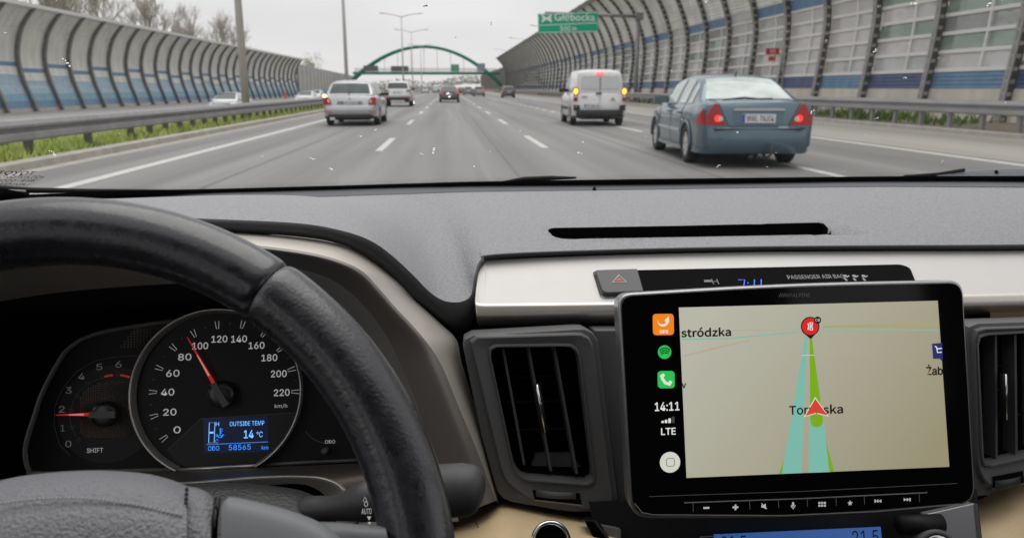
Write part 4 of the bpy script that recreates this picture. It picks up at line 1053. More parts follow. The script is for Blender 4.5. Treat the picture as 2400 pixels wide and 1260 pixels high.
for _ in range(60):   # eased copy, so the pad flows smoothly away from the silver panel's corner
    near_s = [near_s[0]] + [(near_s[i - 1] + near_s[i] * 2 + near_s[i + 1]) / 4 for i in range(1, NU)] + [near_s[-1]]
for _ in range(3): near_s = [sum((near_s[min(max(i + k, 0), NU)] for k in range(-8, 9)), V((0, 0, 0))) / 17 for i in range(NU + 1)]
S1 = [(-100, 486), (300, 478), (533, 468), (800, 460), (1100, 449.6), (1400, 446), (1750, 441), (2075, 437.7), (2500, 440)]
def s1y(px):
    for (a, b_), (c, d) in zip(S1, S1[1:]):
        if px <= c: return b_ + (d - b_) * (px - a) / (c - a)
    return S1[-1][1]
def topx(P):
    v = P - CC; w = v.dot(CF); return (1200 + FPX * v.dot(CR) / w, 630 - FPX * v.dot(CU) / w)
# first row behind the ridge (dark strip near the glass), then the pad itself, then the rolled edge
ridge = []
for i, p in enumerate(far):
    x, y = topx(p)
    ridge.append(at(x, s1y(x), p.y - .055) if -100 <= x <= 2500 else None)
ok_ = [i for i, p in enumerate(ridge) if p is not None]
for i in range(len(far)):
    if ridge[i] is None:
        k = ok_[0] if i < ok_[0] else ok_[-1]; ridge[i] = far[i] + (ridge[k] - far[k])
NR = 40
rows = []
for j in range(NR + 1):
    t = j / NR; row = []
    for i in range(NU + 1):
        p = ridge[i].lerp(near_s[i].lerp(near[i], min(1, (t / .97)) ** 5), t)
        hood = math.exp(-((i / NU * 21 - 4.2) / 3.4) ** 2)
        p = p + CZ * (.010 * hood * math.sin(math.pi * t ** 1.4) + .004 * math.sin(math.pi * t))
        row.append(p)
    rows.append(row)
SLOT = [(1284, 541.7), (1288, 536.5), (1298, 534.6), (1587, 529.8), (1918, 522), (1930, 524), (1946, 540), (1948, 546), (1938, 548.8), (1750, 552.5), (1327, 560), (1303, 557.5)]
def inpoly(x, y, P):
    c = False
    for i in range(len(P)):
        (x1, y1), (x2, y2) = P[i - 1], P[i]
        if (y1 > y) != (y2 > y) and x < (x2 - x1) * (y - y1) / (y2 - y1) + x1: c = not c
    return c
def nearpoly(x, y, P):
    best = None
    for i in range(len(P)):
        a, b_ = V(P[i - 1]), V(P[i]); d = b_ - a; q = V((x, y)); t = min(max((q - a).dot(d) / d.dot(d), 0), 1); r_ = a + d * t
        if best is None or (r_ - q).length < best[0]: best = ((r_ - q).length, r_)
    return best[1]
vs, fs = grid(rows)
pxs = [topx(p) for p in vs]
def depth_at(x, y):
    k = min(range(len(vs)), key=lambda i: (pxs[i][0] - x) ** 2 + 9 * (pxs[i][1] - y) ** 2); return vs[k].y
for i, (x, y) in enumerate(pxs):      # the scooped ramp at the slot's passenger end
    if 1925 < x < 2052:
        yf = 521 + (x - 1925) * .205
        if yf < y < 547.6: vs[i] = vs[i] - CZ * (.011 * (2052 - x) / 127 * ((y - yf) / (548 - yf)) ** .7)
keep = []; hole = set()
for f in fs:
    cx_, cy_ = sum(pxs[i][0] for i in f) / 4, sum(pxs[i][1] for i in f) / 4
    if inpoly(cx_, cy_, SLOT): hole.update(f)
    else: keep.append(f)
edge = hole & {i for f in keep for i in f}
for i in edge:
    q = nearpoly(pxs[i][0], pxs[i][1], SLOT); vs[i] = at(q[0], q[1], vs[i].y + (0))
n0 = (NU + 1)
pad = mk('dash_pad', vs, keep, M_pad, dash, True)
SL = []
for i in range(len(SLOT)):
    a, b_ = V(SLOT[i]), V(SLOT[(i + 1) % len(SLOT)])
    for k in range(4): SL.append(a.lerp(b_, k / 4))
rim_ = [at(q[0], q[1], depth_at(q[0], q[1])) for q in SL]
def slotd(x): return .03 if x < 1930 else max(.03 * (2046 - x) / 116 * .45, .0005)
bot = [p - CZ * slotd(q[0]) for p, q in zip(rim_, SL)]
m_ = len(SL)
mk('defroster_slot', [p + CZ * .0004 for p in rim_] + bot, [(i, i + m_, (i + 1) % m_ + m_, (i + 1) % m_) for i in range(m_)] + [tuple(range(m_, 2 * m_))], M_void, dash)
b = MB()
for k in range(9):
    x = 1340 + 65 * k; p = at(x, 545, depth_at(x, 545)); b.box(p.x - .001, p.x + .001, p.y - .02, p.y + .025, p.z - .028, p.z - .008)
b.build('slot_fin', M_blk, dash)
vs2, fs2 = grid([far, [a.lerp(b_, .5) - CZ * .001 for a, b_ in zip(far, ridge)], [p - CZ * .0015 for p in ridge], [p + CZ * .0006 for p in rows[0]]])
mk('windscreen_strip', vs2, fs2, mat('dash_strip_plastic', (.12, .128, .14), .55, spec=.4, bump=.5, bscale=420, bdist=.001), dash, True)
mid = [a.lerp(b_, .45) + V((0, -.006, .002)) for a, b_ in zip(near, low)]
vs2, fs2 = grid([[p for p in rows[-1]], mid, low, [p + V((0, .03, -.004)) for p in low]])
mk('rolled_edge', vs2, fs2, M_roll, dash, True)
p0 = at(1393, 446, .98); MB().tube([p0, p0 + V((0, 0, .006))], [.003, .001], 8).build('light_sensor', M_blk, dash, True)

# face behind the vents
loft('lower_face', [[(1040, 735, .735), (1500, 735, .735), (2000, 735, .735), (2550, 728, .735)], [(1040, 900, .72), (1500, 900, .72), (2000, 900, .72), (2550, 900, .72)], [(1120, 1330, .70), (1500, 1330, .70), (2000, 1330, .70), (2550, 1330, .70)]], M_blk, dash, 20, 3, True)
loft('hood_underside', [[(-150, 525, .62), (300, 530, .62), (600, 545, .63), (850, 600, .66), (1000, 720, .70), (1100, 780, .735)], [(-150, 560, .80), (300, 560, .80), (600, 560, .80), (850, 620, .80), (1000, 730, .80), (1100, 790, .80)]], M_blk, dash, 20, 1, True)

# silver panel
TOP = [(1116, 660, .735), (1120, 625, .75), (1136, 612, .758), (1175, 607.5, .762), (1425, 598, .762), (1750, 590.5, .762), (2075, 588.5, .762), (2500, 586.5, .762)]
MID = [(1113, 702, .705), (1116, 708, .70), (1130, 711, .70), (1175, 711, .70), (1425, 708, .70), (1750, 701, .70), (2075, 694, .70), (2500, 684, .70)]
U1 = [(1113, 712, .702), (1116, 718, .697), (1130, 720, .697), (1175, 720, .697), (1425, 717, .697), (1750, 711, .697), (2075, 704, .697), (2500, 694, .697)]
U2 = [(1116, 735, .702), (1118, 742, .698), (1130, 744, .698), (1175, 744, .698), (1425, 740, .698), (1750, 733, .698), (2075, 725, .698), (2500, 716, .698)]
U3 = [(1118, 756, .72), (1120, 760, .72), (1130, 762, .72), (1175, 761, .72), (1425, 757, .72), (1750, 750, .72), (2075, 741, .72), (2500, 731, .72)]
SM_ = [((a[0] + c[0]) / 2, (a[1] + c[1]) / 2, (a[2] + c[2]) / 2 - .0015) for a, c in zip(TOP, MID)]
TOP, SM_, MID, U1, U2, U3 = [ext(q, left=False) for q in (TOP, SM_, MID, U1, U2, U3)]
loft('silver_panel', [TOP, SM_, MID], M_silv, dash, 90, 6, True)
loft('silver_lip', [MID, U1, U2, U3], M_champ, dash, 80, 5, True)
P1, P2, P3 = at(1200, 606, .762), at(2300, 587, .762), at(1700, 702, .70)
class Pl3(Pl):
    def __init__(s, a, b_, c):
        s.o = a; s.u = (b_ - a).normalized(); s.n = (b_ - a).cross(c - a).normalized()
        if s.n.y > 0: s.n = -s.n
        s.v = s.n.cross(s.u).normalized()
ps = Pl3(P1, P2, P3)
prism('clock_bezel', ps, rounded(ps.ps([(1478, 640), (2108, 626), (2130, 634), (2152, 690), (2100, 702), (1500, 706)]), .006), -.002, .0045, M_void, dash, .001)  # raised plates; the dark of a recess is put into their colour
prism('clock_panel', ps, rounded(ps.ps([(1494, 650), (2092, 637), (2112, 644), (2125, 690), (2090, 700), (1508, 704)]), .005), .0046, .0050, M_void, dash)
hb = prism('hazard_button', ps, rounded(ps.ps([(1393, 642), (1492, 639), (1507, 692), (1412, 696)]), [.003, .002, .002, .006]), -.004, .0058, M_grey, dash, .0012)
line('hazard_triangle', ps, ps.ps([(1449, 655), (1466, 671), (1434, 672)]), .0012, .0062, M_tri, hb, True)
sheet('hazard_triangle_red', ps, ps.ps([(1449, 660), (1459, 669), (1441, 669.5)]), .0062, M_haz, hb)
line('button_gap', ps, rounded(ps.ps([(1390, 640), (1494, 637), (1509, 694), (1409, 699)]), [.003, .002, .002, .006]), .0012, .0020, M_blk, dash, True)
pc = Pl3(ps.o + ps.n * .0052, ps.o + ps.n * .0052 + ps.u, ps.o + ps.n * .0052 - ps.v)
lines('clock_digits', pc, [(pc.ps(q), 0) for q in (((1730, 656), (1745, 655.6), (1743, 672), (1729, 672.5), (1728, 690), (1742, 690)), ((1753, 661.5), (1753, 664.5)), ((1752, 680), (1752, 683)), ((1768, 655), (1767, 690)), ((1784, 654.6), (1783, 690)))], .0011, .0003, M_clk, dash)
textp('panel_lettering', pc, 'PASSENGER AIR BAG', 1912, 648.5, 8.5, M_icond and mat('panel_print', (.35, .35, .35), .5), dash, .0003, 84)
textp('panel_lettering', pc, 'H', 1676, 660, 12, M_dim, dash, .0003)
prism('belt_lamp', pc, pc.ps([(1650, 656), (1668, 655.6), (1668, 661), (1650, 661.4)]), 0, .0003, M_dim, dash)
for x in (1983, 2004, 2026):
    b = MB(); c = pc.p(x - 2, 647); k = pc.k(x, 647)
    b.add([pc.w(*q, .0003) for q in circ(c, 3 * k, 10)], [tuple(range(10))])
    b.add(*strip2(pc, pc.ps([(x - 4, 652), (x + 2, 658)]), 3 * k, .0003)); b.add(*strip2(pc, pc.ps([(x + 1, 650), (x + 7, 646)]), 2 * k, .0003))
    b.build('belt_icon', mat('panel_print', (.35, .35, .35), .5), dash)

# trim ring round the instruments
A = [(-150, 540, .575), (100, 533, .585), (300, 533, .59), (550, 545, .607), (700, 556, .617), (800, 574, .627), (867, 608, .644), (933, 661, .664), (967, 698, .68), (1000, 728, .692), (1033, 758, .70), (1070, 796, .70), (1082, 850, .69), (1106, 928, .675), (1139, 1040, .66), (1169, 1178, .645)]
B = [(-150, 581, 0.535), (100, 566, 0.545), (300, 562, 0.552), (480, 566, 0.56), (620, 577, 0.567), (733, 593, 0.574), (805, 613, 0.582), (850, 636, 0.592), (885, 672, 0.602), (925, 718, 0.612), (965, 760, 0.62), (1005, 808, 0.626), (1038, 862, 0.633), (1072, 945, 0.63), (1109, 1034, 0.626), (1163, 1172, 0.624)]
C = [(-150, 660, .56), (100, 625, .565), (300, 610, .572), (500, 608, .58), (620, 616, .586), (700, 630, .591), (767, 650, .596), (815, 680, .603), (848, 712, .609), (880, 748, .615), (905, 785, .624), (935, 845, .626), (965, 915, .626), (1000, 1010, .624), (1030, 1090, .62), (1062, 1212, .615)]
D = [(-150, 740, .64), (0, 706, .645), (150, 684, .65), (300, 671, .65), (433, 664, .652), (560, 666, .654), (660, 675, .655), (735, 693, .656), (790, 722, .657), (835, 765, .66), (870, 815, .662), (900, 880, .662), (925, 950, .66), (950, 1030, .655), (970, 1085, .648), (990, 1150, .64)]
E_ = [(-150, 830, .74), (0, 790, .74), (150, 765, .74), (300, 745, .74), (433, 735, .74), (560, 735, .74), (660, 740, .74), (735, 752, .74), (790, 775, .74), (835, 810, .74), (870, 850, .74), (900, 905, .73), (920, 970, .72), (940, 1040, .71), (955, 1090, .70), (970, 1150, .68)]
trim = loft('trim_ring', [A, [(a[0] * .5 + c[0] * .5, a[1] * .5 + c[1] * .5, min(a[2], c[2]) + abs(a[2] - c[2]) * .42) for a, c in zip(A, B)], B], M_champ, dash, 90, 5, True)
loft('trim_face', [B, [(a[0] * .75 + c[0] * .25, a[1] * .75 + c[1] * .25, min(a[2], c[2]) - .004) for a, c in zip(B, C)], C], mat('trim_face_shaded', (.30, .275, .255), .42, .45, bump=.08, bscale=1500, bdist=.0003), dash, 90, 5, True)  # champagne trim facing the driver; its shade is put into this colour
loft('trim_inner', [C, [((a[0] + c[0]) / 2, (a[1] + c[1]) / 2 - 2, (a[2] + c[2]) / 2) for a, c in zip(C, D)], D], M_champ, dash, 90, 3, True)
loft('binnacle_wall', [D, E_], M_blk, dash, 90, 1, True)
mk('binnacle_back', [at(-300, 600, .80), at(1100, 600, .80), at(1100, 1300, .78), at(-300, 1300, .78)], [(3, 2, 1, 0)], M_void, dash)
# lower trim under the instruments
LQ = [[(-150, 1145, .655), (100, 1112, .655), (420, 1103, .655), (620, 1094, .655), (850, 1084, .655), (930, 1082, .65), (1010, 1088, .645), (1050, 1120, .64)],
      [(-150, 1170, .61), (250, 1140, .61), (450, 1127, .61), (600, 1115, .61), (700, 1113, .61), (765, 1119, .61), (810, 1145, .61), (850, 1215, .61)],
      [(-150, 1175, .605), (250, 1146, .605), (450, 1132, .605), (600, 1120, .605), (700, 1117, .605), (760, 1124, .605), (800, 1150, .606), (830, 1225, .606)],
      [(-150, 1200, .615), (250, 1166, .615), (450, 1148, .615), (600, 1138, .615), (690, 1133, .615), (735, 1142, .617), (770, 1172, .62), (795, 1240, .62)]]
loft('lower_trim', LQ[:2], M_brown, dash, 50, 4, True)
loft('lower_trim_lip', LQ[1:], M_champ, dash, 50, 4, True)
loft('lower_trim_side', [[(1010, 1086, .648), (1050, 1118, .642), (1075, 1220, .62)], [(900, 1084, .652), (850, 1140, .62), (840, 1240, .61)]], M_champ, dash, 12, 2, True)

mk('side_face', [V((-.645, .60, 1.07)), V((-.395, .58, 1.08)), V((-.395, .60, .60)), V((-.645, .62, .60))], [(3, 2, 1, 0)], M_grey, dash)
mk('passenger_face', [V((.55, .715, 1.0)), V((1.125, .715, 1.0)), V((1.125, .64, .60)), V((.55, .64, .60))], [(3, 2, 1, 0)], M_beige, dash)
# air vents
def vent(nm, pl, outer, lip, inner, slats, knob, wheelc, wheel_uv, seg, icons, dep=.05):
    v = bpy.data.objects.new(nm, None); reg(v, dash); v['label'] = 'upright air vent with three slats and a chrome tab'
    def closed(pts, r_, n=64):
        q = rounded(pl.ps(pts), r_, 8); L = [0]
        q2 = q + [q[0]]
        for a, c in zip(q2, q2[1:]): L.append(L[-1] + math.hypot(a[0] - c[0], a[1] - c[1]))
        out = []; j = 0
        for i in range(n):
            s = L[-1] * i / n
            while L[j + 1] < s: j += 1
            t = (s - L[j]) / max(L[j + 1] - L[j], 1e-9); out.append((q2[j][0] + (q2[j + 1][0] - q2[j][0]) * t, q2[j][1] + (q2[j + 1][1] - q2[j][1]) * t))
        return out
    def ang(q):
        cx_, cy_ = sum(a for a, _ in q) / len(q), sum(c for _, c in q) / len(q)
        k = min(range(len(q)), key=lambda i: abs(math.atan2(q[i][1] - cy_, q[i][0] - cx_) - 2.2)); return q[k:] + q[:k]
    O = ang(closed(outer, [.012] * len(outer))); Li = ang(closed(lip, .010)); I = ang(closed(inner, .009))
    I2 = ang(closed(inner, .009))
    sh_ = lambda q, f: [(a + (sum(x for x, _ in q) / len(q) - a) * f, c + (sum(y for _, y in q) / len(q) - c) * f) for a, c in q]
    R = [[pl.w(*q, -.03) for q in O], [pl.w(*q, -.004) for q in O], [pl.w(*q, .0) for q in sh_(O, .012)], [pl.w(*q, .0006) for q in sh_(Li, -.012)], [pl.w(*q, .0042) for q in Li], [pl.w(*q, .0050) for q in sh_(Li, .016)]]
    vs, fs = grid(R, True)
    if (V(vs[1]) - V(vs[0])).cross(V(vs[len(O)]) - V(vs[0])).length >= 0: pass
    sharp(mk('vent_frame', vs, fs, M_grey, v, True))
    vs, fs = grid([R[-1], [pl.w(*q, .0030) for q in sh_(I, -.055)], [pl.w(*q, .0052) for q in sh_(I, -.035)], [pl.w(*q, .0052) for q in sh_(I, -.012)], [pl.w(*q, -.001) for q in I], [pl.w(*q, -.012) for q in I]], True)
    sharp(mk('vent_surround', vs, fs, mat('vent_surround_plastic', (.12, .12, .12), .36, spec=.7), v, True))
    vs, fs = grid([[pl.w(*q, -.012) for q in I], [pl.w(*q, -dep) for q in sh_(I, .08)]], True); fs.append(tuple(range(len(I), 2 * len(I))))
    mk('vent_duct', vs, fs, M_void, v)
    for (a, c) in slats:
        a, c = pl.p(*a), pl.p(*c); d = .0011
        o = mk('slat', [pl.w(a[0] - d, a[1], -.004), pl.w(a[0] + d, a[1], -.004), pl.w(c[0] + d, c[1], -.004), pl.w(c[0] - d, c[1], -.004), pl.w(a[0] - d * 1.6, a[1], -.02), pl.w(a[0] + d * 1.6, a[1], -.02), pl.w(c[0] + d * 1.6, c[1], -.02), pl.w(c[0] - d * 1.6, c[1], -.02)],
           [(0, 3, 2, 1), (0, 4, 7, 3), (1, 2, 6, 5)], mat('slat_plastic', (.10, .10, .10), .4), v)
    (a, c) = seg
    for f in (.28, .5, .74):
        p, q = pl.p(*[a[0] + (c[0] - a[0]) * f + 0, a[1] + (c[1] - a[1]) * f][:2]), None
        b = MB(); x0, x1 = knob[2]
        pa, pb = pl.p(x0 + (f - .5) * 60, a[1] + (c[1] - a[1]) * f), pl.p(x1 + (f - .5) * 60, a[1] + (c[1] - a[1]) * f - 4)
        b.tube([pl.w(*pa, -.03), pl.w(*pb, -.03)], .0008, 5).build('cross_vane', M_blk, v)
    ka, kb = pl.p(*knob[0]), pl.p(*knob[1])
    MB().tube([pl.w(*ka, .001), pl.w(ka[0] + (kb[0] - ka[0]) * .06, ka[1] + (kb[1] - ka[1]) * .06, .002), pl.w(ka[0] + (kb[0] - ka[0]) * .94, ka[1] + (kb[1] - ka[1]) * .94, .002), pl.w(*kb, .001)], [.0018, .0034, .0032, .0016], 12).build('vent_tab', M_blk, v, True)
    MB().tube([pl.w(ka[0], ka[1], .0044), pl.w(kb[0], kb[1], .0044)], [.0013, .0009], 8).build('chrome_strip', M_chrome, v, True)
    # thumb wheel
    w0 = pl.ps(wheel_uv)
    sheet('thumbwheel_slot', pl, w0, .0054, M_void, v)
    line('slot_edge', pl, [w0[3], w0[2]], .0010, .0056, M_chrome and M_ribl, v)
    ca = ((w0[0][0] + w0[1][0]) / 2, (w0[0][1] + w0[3][1]) / 2); hw_ = abs(w0[1][0] - w0[0][0]) * .42; hh = abs(w0[0][1] - w0[3][1]) * .34
    b = MB(); rows_ = []
    for j in range(7):
        row = []
        for i in range(41):
            f = i / 40 * 2 - 1; bumpz = .0009 * ((i % 2) ^ (j % 2))
            row.append(pl.w(ca[0] + hw_ * f, ca[1] + hh * (j / 6 * 2 - 1) - .0006 * (1 - f * f) + (w0[1][1] - w0[0][1]) * f * .4, .0058 + .004 * (1 - f * f) * math.sin(math.pi * (j + .5) / 7) + bumpz))
        rows_.append(row)
    b.add(*grid(rows_)).build('thumbwheel', M_grey, v)
    for kind, x, y, s in icons:
        if kind == 'x': lines('closed_mark', pl, [(pl.ps([(x - s, y - s), (x + s, y - s * .8), (x + s, y + s), (x - s, y + s)]), 1), (pl.ps([(x + s * .7, y - s * .6), (x - s * .7, y + s * .8)]), 0)], .0006, .0056, M_icond, v)
        else: lines('open_mark', pl, [(pl.ps([(x - s, y + d), (x - s * .3, y + d - 2), (x + s * .3, y + d + 2), (x + s, y + d)]), 0) for d in (-6, 0, 6)], .0006, .0056, M_icond, v)
    return v
va = Pl(at(1280, 990, .645), math.radians(10))
v1 = vent('air_vent', va, [(1080, 785), (1378, 768), (1402, 790), (1452, 1188), (1415, 1200), (1330, 1200), (1170, 1172), (1125, 1010)],
     [(1102, 794), (1110, 788), (1365, 780), (1386, 796), (1436, 1184), (1400, 1192), (1240, 1168), (1180, 1120)], [(1146, 813), (1338, 811), (1353, 828), (1389, 1118), (1376, 1128), (1225, 1116), (1206, 1092)],
     [((1180, 818), (1230, 1092)), ((1240, 816), (1293, 1106)), ((1301, 816), (1354, 1113))], ((1257, 898), (1276, 1010), (1190, 1320)), None, [(1246, 1142), (1356, 1150), (1362, 1178), (1252, 1166)], ((1240, 820), (1290, 1100)), [('x', 1223, 1152, 9), ('w', 1377, 1168, 11)])
v1['label'] = 'air vent between the trim ring and the navigation screen'
o = prism('duct_flap', va, va.ps([(1262, 1082), (1345, 1080), (1372, 1112), (1252, 1108)]), -.03, -.022, M_grey, v1)
vb = Pl(at(2360, 950, .645), math.radians(10))
v2 = vent('air_vent', vb, [(2262, 757), (2620, 745), (2640, 1060), (2520, 1090), (2300, 1166), (2275, 1160)], [(2275, 768), (2600, 757), (2620, 1040), (2500, 1075), (2310, 1140), (2285, 1100)], [(2286, 786), (2590, 770), (2600, 1030), (2470, 1050), (2300, 1088)],
     [((2294, 790), (2297, 1080)), ((2341, 788), (2343, 1076)), ((2387, 786), (2390, 1072)), ((2434, 784), (2437, 1066))], ((2349, 874), (2352, 980), (2300, 2430)), None, [(2316, 1112), (2388, 1098), (2390, 1128), (2318, 1140)], ((2340, 800), (2342, 1060)), [('x', 2306, 1127, 6)])
v2['label'] = 'air vent on the passenger side of the navigation screen'
o = prism('centre_pillar_panel', Pl(at(1430, 980, .66), math.radians(10)), Pl(at(1430, 980, .66), math.radians(10)).ps([(1392, 772), (1500, 772), (1520, 1220), (1452, 1200)]), -.03, 0, M_grey, dash, .002)
o = prism('centre_pillar_panel', Pl(at(2260, 1000, .665), math.radians(10)), Pl(at(2260, 1000, .665), math.radians(10)).ps([(2180, 752), (2270, 752), (2290, 1170), (2200, 1200)]), -.03, 0, M_grey, dash, .002)

# knee leather, start button, console
loft('knee_leather', [[(1040, 1225, .66), (1110, 1200, .66), (1172, 1176, .655), (1250, 1185, .66), (1390, 1212, .66), (1440, 1218, .66)], [(1030, 1275, .60), (1100, 1255, .60), (1175, 1225, .60), (1250, 1230, .60), (1390, 1250, .60), (1450, 1260, .60)], [(1020, 1360, .55), (1100, 1360, .55), (1175, 1360, .55), (1250, 1360, .55), (1390, 1360, .55), (1480, 1360, .55)]], M_beige, dash, 40, 8, True)
b = MB()
for k in range(14):
    x, y = 1108 + 2.9 * k, 1206 + 6.4 * k; p = at(x, y, .62 - .0018 * k - .004); q = at(x + 1.8, y + 4.2, .62 - .0018 * k - .005); b.tube([p, q], .0005, 5)
b.build('stitching', M_thread, dash)
kp = Pl(at(1290, 1262, .575), math.radians(35))
cc = kp.p(1290, 1268); kk = kp.k(1290, 1268)
b = MB(); R = []
for r_, w_ in ((50, 0), (50, .005), (46, .007), (40, .006), (38, .002)): R.append([kp.w(*q, w_) for q in circ(cc, r_ * kk, 40)])
mk('start_button_ring', *grid(R, True), M_chrome, dash, True); sheet('start_button', kp, circ(cc, 38.5 * kk, 40), .002, M_gloss, dash)
cp = Pl(at(1800, 1240, .60), math.radians(20))
sheet('console_face', cp, cp.ps([(1385, 1180), (2310, 1150), (2330, 1340), (1420, 1340)]), -.012, M_blk, dash)
prism('chrome_blade', cp, cp.ps([(1367, 1216), (1390, 1215), (1448, 1290), (1412, 1300)]), -.01, .006, M_gloss, dash, .001)
line('chrome_edge', cp, cp.ps([(1390, 1215), (1448, 1290)]), .0022, .0065, M_chrome, dash); line('chrome_edge', cp, cp.ps([(1367, 1216), (1390, 1215)]), .0008, .0065, M_chrome, dash)
prism('speaker_mesh', cp, cp.ps([(1412, 1232), (1455, 1240), (1456, 1290), (1448, 1288)]), -.01, .0, mat('mesh_grey', (.2, .2, .2), .5, .4, bump=1, bscale=1200, bdist=.001), dash)
sheet('climate_display', cp, cp.ps([(1672, 1251), (2064, 1233), (2074, 1330), (1680, 1330)]), 0, mat('climate_blue', (.02, .06, .2), .25, emit=(.07, .20, .62), estr=.32), dash)
textp('climate_digits', cp, '21.5', 2028, 1258, 34, M_ptxt, dash, .0005, 66); textp('climate_digits', cp, '21.5', 1720, 1270, 32, M_ptxt, dash, .0005, 62)
line('climate_edge', cp, cp.ps([(1640, 1257), (1674, 1255)]), .001, .0004, M_galv, dash)
prism('console_side', cp, cp.ps([(2170, 1204), (2285, 1178), (2302, 1340), (2190, 1340)]), -.01, .0, mat('console_silver', (.40, .40, .42), .35, .6), dash, .001)
line('console_edge', cp, cp.ps([(2286, 1178), (2303, 1340)]), .003, .001, M_grey, dash)
b = MB(); c0 = cp.w(*cp.p(2150, 1225), .004); MB().tube([cp.w(*cp.p(2098, 1226), .006), cp.w(*cp.p(2196, 1222), .006)], .0085, 14).build('console_knuckle', M_blk, dash, True)
kc = cp.p(2172, 1284); kk2 = cp.k(2172, 1284); R = []
for r_, w_, in ((58, 0), (56, .012), (50, .016), (42, .016), (38, .013)): R.append([cp.w(*q, w_) for q in circ(kc, r_ * kk2, 40)])
mk('climate_knob', *grid(R, True), M_grey, dash, True); R = [[cp.w(*q, w_) for q in circ(kc, r_ * kk2, 40)] for r_, w_ in ((40, .0165), (34, .018), (30, .0165))]; mk('climate_knob_ring', *grid(R, True), M_chrome, dash, True)
loft('console_leather', [[(2290, 1172, .66), (2330, 1155, .66), (2400, 1130, .66), (2600, 1080, .66)], [(2295, 1230, .63), (2340, 1210, .63), (2410, 1190, .63), (2600, 1160, .63)], [(2300, 1360, .58), (2340, 1360, .58), (2410, 1360, .58), (2600, 1360, .58)]], M_beige, dash, 20, 6, True)

# ---------------------------------------------------------------- instrument cluster
ic = thing('instrument_cluster', 'dark instrument cluster with speedometer, rev counter and small blue display', 'instrument cluster', (-.2, .66, .9))
pi_ = Pl(at(513, 919, .685), math.radians(20))
k0 = pi_.k(513, 919)
OUT = [(62, 1064), (66, 1030), (103, 918), (144, 841), (168, 813), (205, 790), (277, 771), (400, 753), (600, 742), (760, 752), (850, 800), (930, 900), (960, 1000), (975, 1072), (840, 1076), (640, 1086), (422, 1099), (91, 1108), (70, 1098)]
prism('cluster_face', pi_, pi_.ps(OUT), -.02, 0, M_face, ic)
op = [cr([V(pi_.p(*q)).to_3d() for q in ((430, 1099), (260, 1103), (91, 1108), (70, 1098), (62, 1064), (66, 1030), (84, 974), (103, 918), (144, 841), (168, 813), (205, 790), (277, 771), (420, 750))], i / 80) for i in range(81)]
bz = MB(); bz.tube([pi_.w(q.x, q.y, .002) for q in op], .0022, 8, flat=1); bz.build('cluster_bezel', mat('bezel_grey', (.40, .38, .35), .4, .5, bump=.8, bscale=500, bdist=.001, btype='X'), ic, True)
MB().tube([pi_.w(*pi_.p(610, 1088), .002), pi_.w(*pi_.p(720, 1082), .002), pi_.w(*pi_.p(860, 1076), .002)], .002, 8).build('cluster_bezel', mat('bezel_grey', (.14, .13, .12), .4, .5), ic, True)
# speedometer ring, cut off at the bottom
sc_ = pi_.p(513, 919); RS = 197 * k0
a0, a1 = math.radians(-61.5), math.radians(243.5)
R = []
for rr_, w_ in ((1.0, -.002), (1.0, .010), (.992, .0115), (.978, .009), (.955, .0005)):
    R.append([pi_.w(*q, w_) for q in circ(sc_, RS * rr_, 90, a0, a1, False)])
vs, fs = grid(R); mk('speedometer_ring', vs, fs, M_ring, ic, True)
qa, qb = circ(sc_, RS * .985, 90, a0, a1, False)[0], circ(sc_, RS * .985, 90, a0, a1, False)[-1]
MB().tube([pi_.w(*qb, .006), pi_.w(*qa, .006)], .0016, 8).build('ring_foot', M_ring, ic, True)
sd = prism('speedometer', pi_, circ(sc_, RS * .957, 80, a0, a1, False), 0, .0006, M_face2, ic)
sheet('display_plinth', pi_, pi_.ps([(393, 1053), (472, 980), (694, 966), (684, 1005), (655, 1056), (610, 1086), (440, 1096), (410, 1076)]), .0009, mat('plinth', (.020, .020, .020), .5), sd)
line('plinth_edge', pi_, pi_.ps([(393, 1053), (472, 980), (694, 966)]), .0005, .0010, M_hubb, sd)
for s_, x, y in (('0', 416, 1006), ('20', 399, 964.6), ('40', 394, 918), ('60', 406, 874), ('80', 434, 836), ('100', 470, 810), ('120', 515, 794), ('140', 561, 793.7), ('160', 602, 809), ('180', 632, 837.6), ('200', 654, 875), ('220', 661, 919)):
    textp('numeral', pi_, s_, x, y, 15.5, M_dial, sd, .0010, {1: 16, 2: 30, 3: 36}[len(s_)], bold=.35)
textp('unit_lettering', pi_, 'km/h', 659, 951, 11, M_dial, sd, .0010, 29)
for x, y in ((385, 1026), (362, 974), (359, 918), (374, 862), (407, 814), (455, 781), (510, 761), (569, 760), (619, 781), (658, 817), (684, 865), (693, 917)):
    c = V(pi_.p(523, 918)); p = V(pi_.p(x, y)); d = (p - c).normalized(); q = V((-d[1], d[0]))
    L_, wa, wb_ = 9 * k0, 4.6 * k0, 2.6 * k0
    pts = [p + d * L_ + q * wa, p - d * L_ + q * wb_, p - d * L_ - q * wb_, p + d * L_ - q * wa]
    line('tick', pi_, [tuple(z) for z in pts], .00042, .0010, M_dial, sd)
for a in range(11):
    pts = ((385, 1026), (362, 974), (359, 918), (374, 862), (407, 814), (455, 781), (510, 761), (569, 760), (619, 781), (658, 817), (684, 865), (693, 917))
    c = V(pi_.p(523, 918)); p = (V(pi_.p(*pts[a])) + V(pi_.p(*pts[a + 1]))) / 2; d = (p - c).normalized(); p = c + d * ((V(pi_.p(*pts[a])) - c).length + .0005)
    line('tick', pi_, [tuple(p + d * 4 * k0), tuple(p - d * 2 * k0)], .0004, .0010, M_dim, sd)
